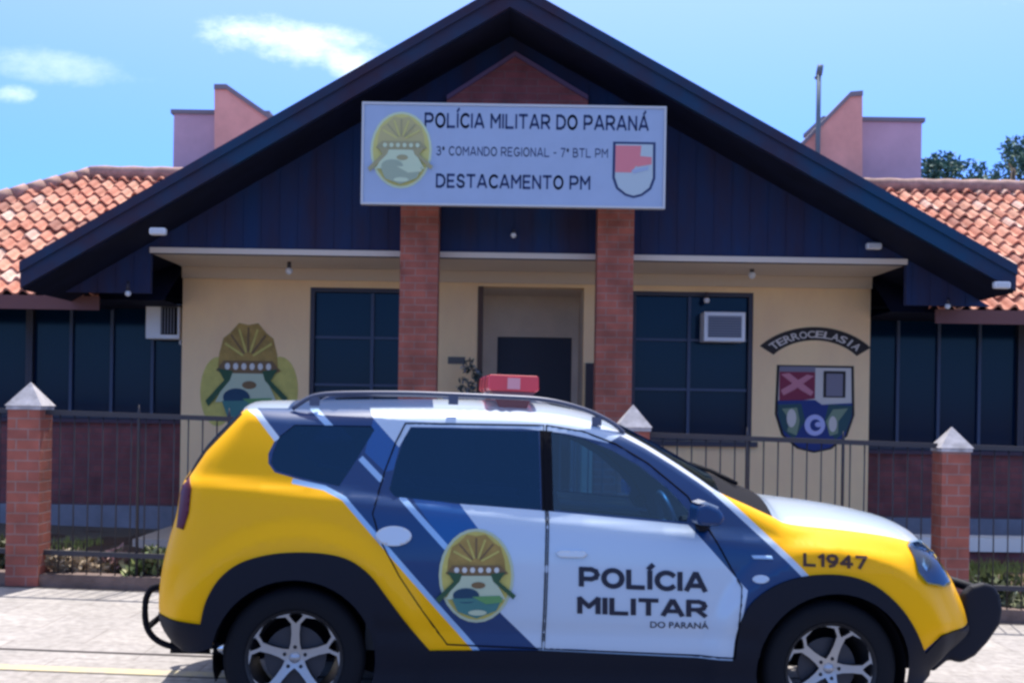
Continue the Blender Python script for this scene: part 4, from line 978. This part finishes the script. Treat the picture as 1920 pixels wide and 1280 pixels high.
# strip across the car following the outline: bumpers, tailgate, roof, windscreen, bonnet, nose
def crown(i):   # rise at the middle of the car, along the outward normal
    return np.interp(i, [0, 3, 8, 11, 13, 16, 18, 21, 23, 26, 29, 33], [.06, .05, .05, .04, .045, .045, .06, .10, .11, .095, .13, .12])
hTop = half_width(top); NY = 18; P3 = []
for i, (x, z) in enumerate(top):
    a = Vector(top[max(0, i-1)]); b_ = Vector(top[min(len(top)-1, i+1)]); d = (b_-a).normalized(); nn = Vector((-d.y, d.x))
    if nn.dot(Vector((x, z-.8))) < 0: nn = -nn
    c = crown(seg_i[i]); row = []
    for j in range(NY+1):
        q = -1+2*j/NY; cc = c*(1-abs(q)**2.2); row.append((x+nn.x*cc, hTop[i]*q, z+nn.y*cc))
    P3.append(row)
xr_navy = cxz(800, 766)[0]
def strip_part(name, i0, i1, mname, parent, cond=None):
    a0, a1 = i0*4, i1*4; w = MB(); n = a1-a0+1
    w.add([p for i in range(a0, a1+1) for p in P3[i]], [(i*(NY+1)+j, i*(NY+1)+j+1, (i+1)*(NY+1)+j+1, (i+1)*(NY+1)+j) for i in range(n-1) for j in range(NY)], True)
    mats = [M[q] for q in mname] if isinstance(mname, list) else [M[mname]]
    o = w.build(name, mats, parent)
    if cond:
        for p in o.data.polygons: p.material_index = cond(p.center)
    # make all faces look outward
    return o
strip_part('rear_bumper', 0, 2, 'clad', car)
strip_part('tailgate', 2, 7, ['yellow'], car)
strip_part('rear_window', 7, 10, 'carglass', car)
def roofcol(c): return 1 if (c.x < xr_navy and not (cxz(630, 766)[0] < c.x < cxz(708, 766)[0] and abs(c.y) < .5 and False)) else 0
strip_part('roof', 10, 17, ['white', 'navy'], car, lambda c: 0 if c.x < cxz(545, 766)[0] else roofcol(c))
strip_part('windscreen', 17, 21, 'frontglass', car)
strip_part('scuttle', 21, 23, 'seam', car)
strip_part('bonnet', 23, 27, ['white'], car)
strip_part('grille', 27, 30, 'clad', car)
strip_part('front_bumper', 30, 33, 'clad', car)
# pale band across the navy roof
# underbody, wheel wells and cabin floor
w = MB(); w.box(-.93, -.80, .20, .93, .80, .34); w.box(-2.0, -.5, .28, 2.0, .5, .40); w.build('underbody', M['seam'], car)
w = MB(); w.box(-.95, -.82, .345, .95, .82, .38); w.box(-2.0, -.56, .40, -.95, .56, .75); w.box(1.0, -.56, .40, 1.95, .56, .80); w.box(.93, -.7, .38, 1.0, .7, .95)
w.build('floor_pan', M['seam'], car)
for cx in (-WB/2, WB/2):
    for s_ in (-1, 1):
        w = MB(); prof = [(AR+.0, s_*.875), (AR+.01, s_*.60), (.0, s_*.58)]; w.lathe(prof, (cx, 0, WR), 'y', 40)
        o = w.build('wheel_arch_liner', M['seam'], car, recalc=False)
        bm = bmesh.new(); bm.from_mesh(o.data); bmesh.ops.delete(bm, geom=[v for v in bm.verts if v.co.z < .20], context='VERTS'); bm.to_mesh(o.data); bm.free()
# side trim inside of doors
for s_ in (-1, 1):
    w = MB(); w.ext([(-1.0, .38), (1.0, .38), (1.0, .93), (-1.0, 1.05)], s_*.80, s_*.77); w.build('door_trim', M['dash'], car)
    w = MB(); w.ext([(-.98, 1.075), (.70, .975), (.70, .995), (-.98, 1.095)], s_*.80, s_*.755); w.build('window_ledge', mat('ledge_grey', (.45, .5, .55), .6), car)
# seats
def seat(x, y, rear=False):
    wd = .25 if not rear else .62
    w = MB(); w.box(x-.25, y-wd, .55, x+.27, y+wd, .70); st_ = w.build('seat', M['seat'], car, bevel=.05, seg=3)
    w = MB(); w.ext([(x-.32, .66), (x-.18, .66), (x-.34, 1.22), (x-.46, 1.20)], y-wd, y+wd); w.build('backrest', M['seat'], st_, bevel=.04, seg=3)
    for yy_ in ((y,) if not rear else (y-.35, y+.35)):
        w = MB(); w.ext([(x-.47, 1.26), (x-.37, 1.27), (x-.41, 1.42), (x-.49, 1.41)], yy_-.13, yy_+.13); w.build('headrest', M['seat'], st_, bevel=.03, seg=3)
seat(.28, -.36); seat(.28, .36); seat(-.62, 0, True)
w = MB(); w.ext([(.78, .60), (1.02, .60), (1.12, .93), (.88, .97), (.74, .90)], -.70, .70); w.build('dashboard', M['dash'], car, bevel=.02)
sw_c = Vector((.60, -.36, 1.00)); w = MB(); ring = []
for k in range(33): a = 2*math.pi*k/32; ring.append(sw_c+Vector((-.06*math.sin(a)*1.0, .185*math.cos(a), .17*math.sin(a))))
w.tube(ring, .016, 8, caps=False); w.tube([sw_c+Vector((0, -.18, 0)), sw_c, sw_c+Vector((0, .18, 0))], .018, 6); w.tube([sw_c, sw_c+Vector((.22, 0, -.08))], .03, 8); w.build('steering_wheel', M['railm'], car)
# wheels
def wheel(cx, s, rot):
    o = MB(); hub = (cx, s*.885, WR)
    tprof = [(.236, 0), (.250, .004), (.285, .010), (.318, .006), (.334, -.008), (.344, -.028), (.345, -.10), (.345, -.165), (.335, -.195), (.30, -.205), (.236, -.200)]
    tp_ = [(r_, s*-(-t_)) if False else (r_, s*t_) for r_, t_ in tprof]
    w = MB(); w.lathe(tp_, hub, 'y', 64, closed=True); wh = w.build('wheel', M['tyre'], car)
    for k in range(4): # tread grooves
        pass
    w = MB(); w.lathe([(.236, s*.003), (.222, s*-.004), (.214, s*-.03), (.200, s*-.09), (.19, s*-.19)], hub, 'y', 48); w.build('rim_barrel', M['alloy_dark'], wh)
    w = MB(); w.lathe([(.15, s*-.07), (.15, s*-.085), (.05, s*-.085), (0, s*-.085)], hub, 'y', 36); w.lathe([(.0, s*-.069), (.15, s*-.07)], hub, 'y', 36); w.build('brake_disc', M['steel'], wh)
    # face with five large and five small openings
    outer = ell(0, 0, .234, .234, 80); holes = []
    for k in range(5):
        a = rot+72*k
        def pol(r_, d): q = R(a+d); return (r_*math.cos(q), r_*math.sin(q))
        holes.append([pol(.050, 0), pol(.075, -19), pol(.120, -27), pol(.170, -28.5), pol(.206, -22), pol(.219, -9), pol(.220, 0), pol(.219, 9), pol(.206, 22), pol(.170, 28.5), pol(.120, 27), pol(.075, 19)])
        def pol2(r_, d): q = R(a+36+d); return (r_*math.cos(q), r_*math.sin(q))
        holes.append([pol2(.170, 0), pol2(.186, -5), pol2(.214, -9.5), pol2(.222, -5), pol2(.224, 0), pol2(.222, 5), pol2(.214, 9.5), pol2(.186, 5)])
    vv = list(outer); ee = [(i, (i+1) % 80) for i in range(80)]
    for h_ in holes: b0 = len(vv); n = len(h_); vv += h_; ee += [(b0+i, b0+(i+1) % n) for i in range(n)]
    for rr in (.03, .08, .12, .15, .19): vv += ell(0, 0, rr, rr, 30)
    rs = delaunay_2d_cdt([Vector(v) for v in vv], ee, [], 0, 1e-5); vv2 = np.array([tuple(v) for v in rs[0]]); ff = [f for f in rs[2]]
    cc = np.array([vv2[list(f)].mean(0) for f in ff]); ok = inside(cc, outer)
    for h_ in holes: ok &= ~inside(cc, h_)
    ff = [f for f, k_ in zip(ff, ok) if k_]; rad = np.hypot(vv2[:, 0], vv2[:, 1]); dish = -.012-.030*np.clip(1-rad/.22, 0, 1)
    me = bpy.data.meshes.new('rim_face'); me.from_pydata([(hub[0]+v[0], hub[1]+s*dd_, hub[2]+v[1]) for v, dd_ in zip(vv2, dish)], [], [tuple(f) for f in ff]); me.materials.append(M['alloy']); me.materials.append(M['alloy_dark'])
    bm = bmesh.new(); bm.from_mesh(me); bmesh.ops.delete(bm, geom=[v for v in bm.verts if not v.link_faces], context='VERTS')
    ex = bmesh.ops.extrude_face_region(bm, geom=bm.faces[:]); 
    for v in ex['geom']:
        if isinstance(v, bmesh.types.BMVert): v.co.y -= s*.03
    bmesh.ops.recalc_face_normals(bm, faces=bm.faces)
    for f in bm.faces: f.material_index = 0 if abs(f.normal.y) > .5 and (f.calc_center_median().y-hub[1])*s > -.05 and f.normal.y*s > 0 else 1
    bm.to_mesh(me); bm.free(); rf = bpy.data.objects.new('rim_face', me); col.objects.link(rf); rf.parent = wh
    w = MB(); w.lathe([(0, s*-.028), (.018, s*-.031), (.030, s*-.04), (.030, s*-.06)], hub, 'y', 24); w.build('hub_cap', M['alloy'], wh)
    for k in range(5): q = R(rot+72*k+36); w = MB(); w.lathe([(0, s*-.030), (.009, s*-.031), (.010, s*-.045)], (hub[0]+.052*math.cos(q), hub[1], hub[2]+.052*math.sin(q)), 'y', 10); w.build('wheel_nut', M['alloy_dark'], wh)
    return wh
# wheel centres lie on the near side plane; rot = angle of the first large opening
for s_ in (-1, 1):
    wheel(-WB/2, s_, 54+0); wheel(WB/2, s_, 36)
# roof rails
for s_ in (-1, 1):
    rp = [cplane(px, py, -.60) for px, py in ((548, 766), (575, 748), (600, 740), (650, 737), (760, 737), (850, 740), (940, 744), (1010, 748), (1060, 757), (1110, 773), (1150, 794), (1170, 812))]
    rp = catmull(rp, 3); w = MB(); n_ = len(rp)
    w.tube([(x, s_*.60, z) for x, z in rp], [.012]*n_, 8); rl = w.build('roof_rail', M['railm'], car)
    for px in (590, 850, 1120):
        w = MB()
        x, z = cplane(px, 752, -.60); zz = min(q[1] for q in [min(rp, key=lambda r_: abs(r_[0]-x))]); w.box(x-.025, s_*.60-.010, zz-.05, x+.025, s_*.60+.010, zz-.004)
        w.build('rail_foot', M['railm'], rl)
# beacon: a red bar across the roof
bx0, bz0 = cplane(912, 752, -.35); bx1, bz1 = cplane(1008, 706, -.35)
bcn = MB(); zb0 = bz0-.01
cxm = (bx0+bx1)/2; hwb = (bx1-bx0)/2
zl = cplane(960, 734, -.35)[1]
bcn.ext([(cxm-hwb*.90, zl), (cxm+hwb*.90, zl), (cxm+hwb, zl+.014), (cxm+hwb*.97, bz1-.006), (cxm+hwb*.90, bz1), (cxm-hwb*.90, bz1), (cxm-hwb*.97, bz1-.006), (cxm-hwb, zl+.014)], -.45, .45)
lb = bcn.build('beacon_lens', M['redlens'], car, bevel=.006)
w = MB(); w.ext([(cxm-hwb*.50, zb0-.03), (cxm+hwb*.50, zb0-.03), (cxm+hwb*.86, zl-.002), (cxm-hwb*.86, zl-.002)], -.44, .44); w.build('beacon_base', M['darkred'], lb)
w = MB(); w.box(cxm-hwb*.25, -.457, zl+.012, cxm+hwb*.25, -.451, bz1-.014); w.build('beacon_reflector', mat('pink_reflector', (.85, .35, .36), .25), lb)
for yy_ in (-.15, .15):
    w = MB(); w.box(cxm-hwb*1.01, yy_-.006, zl+.002, cxm+hwb*1.01, yy_+.006, bz1+.003); w.build('beacon_seam', M['darkred'], lb)
# mirror
def mirror_on(s_):
    x, z = cplane(1322, 964, -.98); w = MB()
    w.ext([(x-.060, z-.045), (x-.065, z+.045), (x-.02, z+.062), (x+.05, z+.036), (x+.08, z-.01), (x+.055, z-.05)], s_*.90, s_*1.08)
    o = w.build('door_mirror', M['navy'], car, bevel=.022, seg=4)
    w = MB(); w.ext([(x-.055, z+.058), (x-.02, z+.070), (x+.045, z+.046), (x+.04, z+.036), (x-.02, z+.055)], s_*.915, s_*1.065); w.build('mirror_highlight', M['silver'], o)  # silver strip puts the sky highlight into the colour of the mirror top
    w = MB(); w.tube([(x+.0, s_*.93, z-.05), (x+.03, s_*.82, z-.07)], [.03, .04]); w.build('mirror_arm', M['clad'], car)
mirror_on(-1); mirror_on(1)
# patches standing on the body surface
def patch(name, poly, off, m, parent, side=-1, thick=0, px=True, step=.03):
    P = C(poly) if px else poly; P = dens(P, step); a_ = np.array(P); x0, z0 = a_.min(0); x1, z1 = a_.max(0)
    GG = np.array([(x, z) for x in np.arange(x0+.006, x1, .014) for z in np.arange(z0+.006, z1, .014)]).reshape(-1, 2)
    if len(GG): GG = GG[inside(GG, P)]
    GG = [tuple(g) for g in GG if np.min((a_[:, 0]-g[0])**2+(a_[:, 1]-g[1])**2) > .004**2]
    nP = len(P); rs = delaunay_2d_cdt([Vector(p) for p in P+GG], [], [list(range(nP))], 1, 1e-6)
    vv = [tuple(v) for v in rs[0]]; hh_ = half_width(vv)+off; w = MB(); n = len(vv)
    w.add([(v[0], side*h, v[1]) for v, h in zip(vv, hh_)], [tuple(f) for f in rs[2]], True)
    if thick:
        w.v += [(v[0], side*(h-thick), v[1]) for v, h in zip(vv, hh_)]
        m_ = len(P); w.f += [[i, (i+1) % m_, (i+1) % m_+n, i+n] for i in range(m_)]; w.m += [0]*m_; w.sm += [False]*m_
    return w.build(name, m, parent)
for s_ in (-1, 1):
    hl = patch('headlight', [(1702, 1022), (1722, 1014), (1745, 1034), (1766, 1062), (1779, 1090), (1768, 1096), (1738, 1090), (1722, 1070)], .004, mat('headlamp_bowl', (.03, .09, .20), .3, metal=.2), car, s_, .01)
    patch('headlight_reflector', [(1726, 1036), (1742, 1040), (1752, 1062), (1738, 1072), (1728, 1058)], .008, M['chrome'], hl, s_)
    patch('headlight_lens', [(1700, 1020), (1723, 1011), (1747, 1032), (1769, 1062), (1782, 1091), (1768, 1099), (1736, 1093), (1720, 1072)], .016, M['lamp_clear'], hl, s_, .014)
    patch('taillight', [(331, 988), (336, 940), (341, 908), (356, 893), (359, 915), (354, 960), (344, 992)], .006, M['tail'], car, s_, .01)
    h_ = patch('door_handle', ell(738, 1004, 34, 19, 28), .012, M['silver'], car, s_, .02)
    h_ = patch('door_handle', [(1042, 1036), (1050, 1031), (1094, 1032), (1101, 1038), (1095, 1045), (1050, 1044)], .014, M['silver'], car, s_, .02)
    patch('side_repeater', [(1408, 1040), (1446, 1041), (1450, 1048), (1412, 1047)], .005, M['paleblue'], car, s_, .006)
    patch('fender_badge', ell(1426, 1085, 16, 8, 14), .006, M['white'], car, s_, .006)
def surf_text(name, body, px0, px1, py0, py1, bold, m, sl=0.0, spacing=1, wt=.24, off=.004):
    vs, fs = stroke_text(body, wt) if bold > .015 else text_polys(body, bold, spacing); q = fit(vs, px0, px1, -py1, -py0)
    P = C([(x, -z+(x-px0)*sl) for x, z in q]); hh_ = half_width(P)+off; w = MB(); w.add([(p[0], -h, p[1]) for p, h in zip(P, hh_)], fs); return w.build(name, m, car, recalc=False)
surf_text('door_lettering', 'POLÍCIA', 1085, 1327, 1048, 1100, .02, M['ink'], .045, wt=.29)
surf_text('door_lettering', 'MILITAR', 1081, 1327, 1116, 1151, .02, M['ink'], .030, wt=.29)
surf_text('door_lettering', 'DO PARANÁ', 1219, 1328, 1161, 1176, .01, M['ink'], .02)
surf_text('fender_number', 'L1947', 1505, 1626, 1034, 1061, .03, mat('brown_lettering', (.06, .018, .004), .5), .055, wt=.27, off=.008)
ecx, ecy = 893, 1078
def esurf(u, v, o):
    x, z = cxz(ecx+u*88, ecy-v*88, 4); return (x, -(hw1(x, z)+.003+o), z)
tag(artwork('door_crest', emblem_layers(True), esurf, car, .0006), 'oval yellow and green crest on the rear door')
# push bar at the nose, solid side plates joined by tubes
plate = [cplane(px, py, -.62) for px, py in ((1797, 1112), (1815, 1096), (1838, 1090), (1856, 1094), (1868, 1112), (1873, 1140), (1868, 1168), (1846, 1200), (1822, 1226), (1796, 1240), (1772, 1233), (1742, 1258), (1734, 1240), (1748, 1215), (1802, 1182))]
pb = None
for s_ in (-1, 1):
    w = MB(); w.ext(plate, s_*.64-.035, s_*.64+.035); o = w.build('push_bar', M['clad'], car, bevel=.026, seg=4)
    pb = o
w = MB()
for (px, py) in ((1855, 1112), (1862, 1150), (1838, 1196), (1800, 1226)):
    x, z = cplane(px, py, -.62); w.tube([(x, -.62, z), (x, .62, z)], .026, 10)
w.build('push_bar_tube', M['clad'], car)
# rear guard loops
gl = [cplane(px, py, -.66) for px, py in ((300, 1098), (284, 1104), (274, 1122), (272, 1150), (276, 1176), (290, 1196), (315, 1209), (360, 1217), (425, 1222))]
gl = catmull(gl, 3)
for s_ in (-1, 1):
    w = MB(); w.tube([(x, s_*.66, z) for x, z in gl], .016, 8); w.build('rear_guard', M['seam'], car)
w = MB(); xg, zg = gl[len(gl)//2]; w.tube([(xg, -.66, zg), (xg, .66, zg)], .016, 8); w.build('rear_guard_tube', M['seam'], car)
x, z = cplane(410, 1214, -.82); w = MB(); w.tube([(x-.035, -.82, z), (x+.035, -.82, z), (x+.06, -.6, z)], .032, 14); w.build('exhaust_pipe', M['chrome'], car)
# wipers
w = MB(); p = P3[88][4]; q = P3[84][11]
w.tube([(p[0], p[1], p[2]+.02), ((p[0]+q[0])/2, (p[1]+q[1])/2, (p[2]+q[2])/2+.03), (q[0], q[1], q[2]+.02)], .012, 6); w.build('wiper', M['seam'], car)
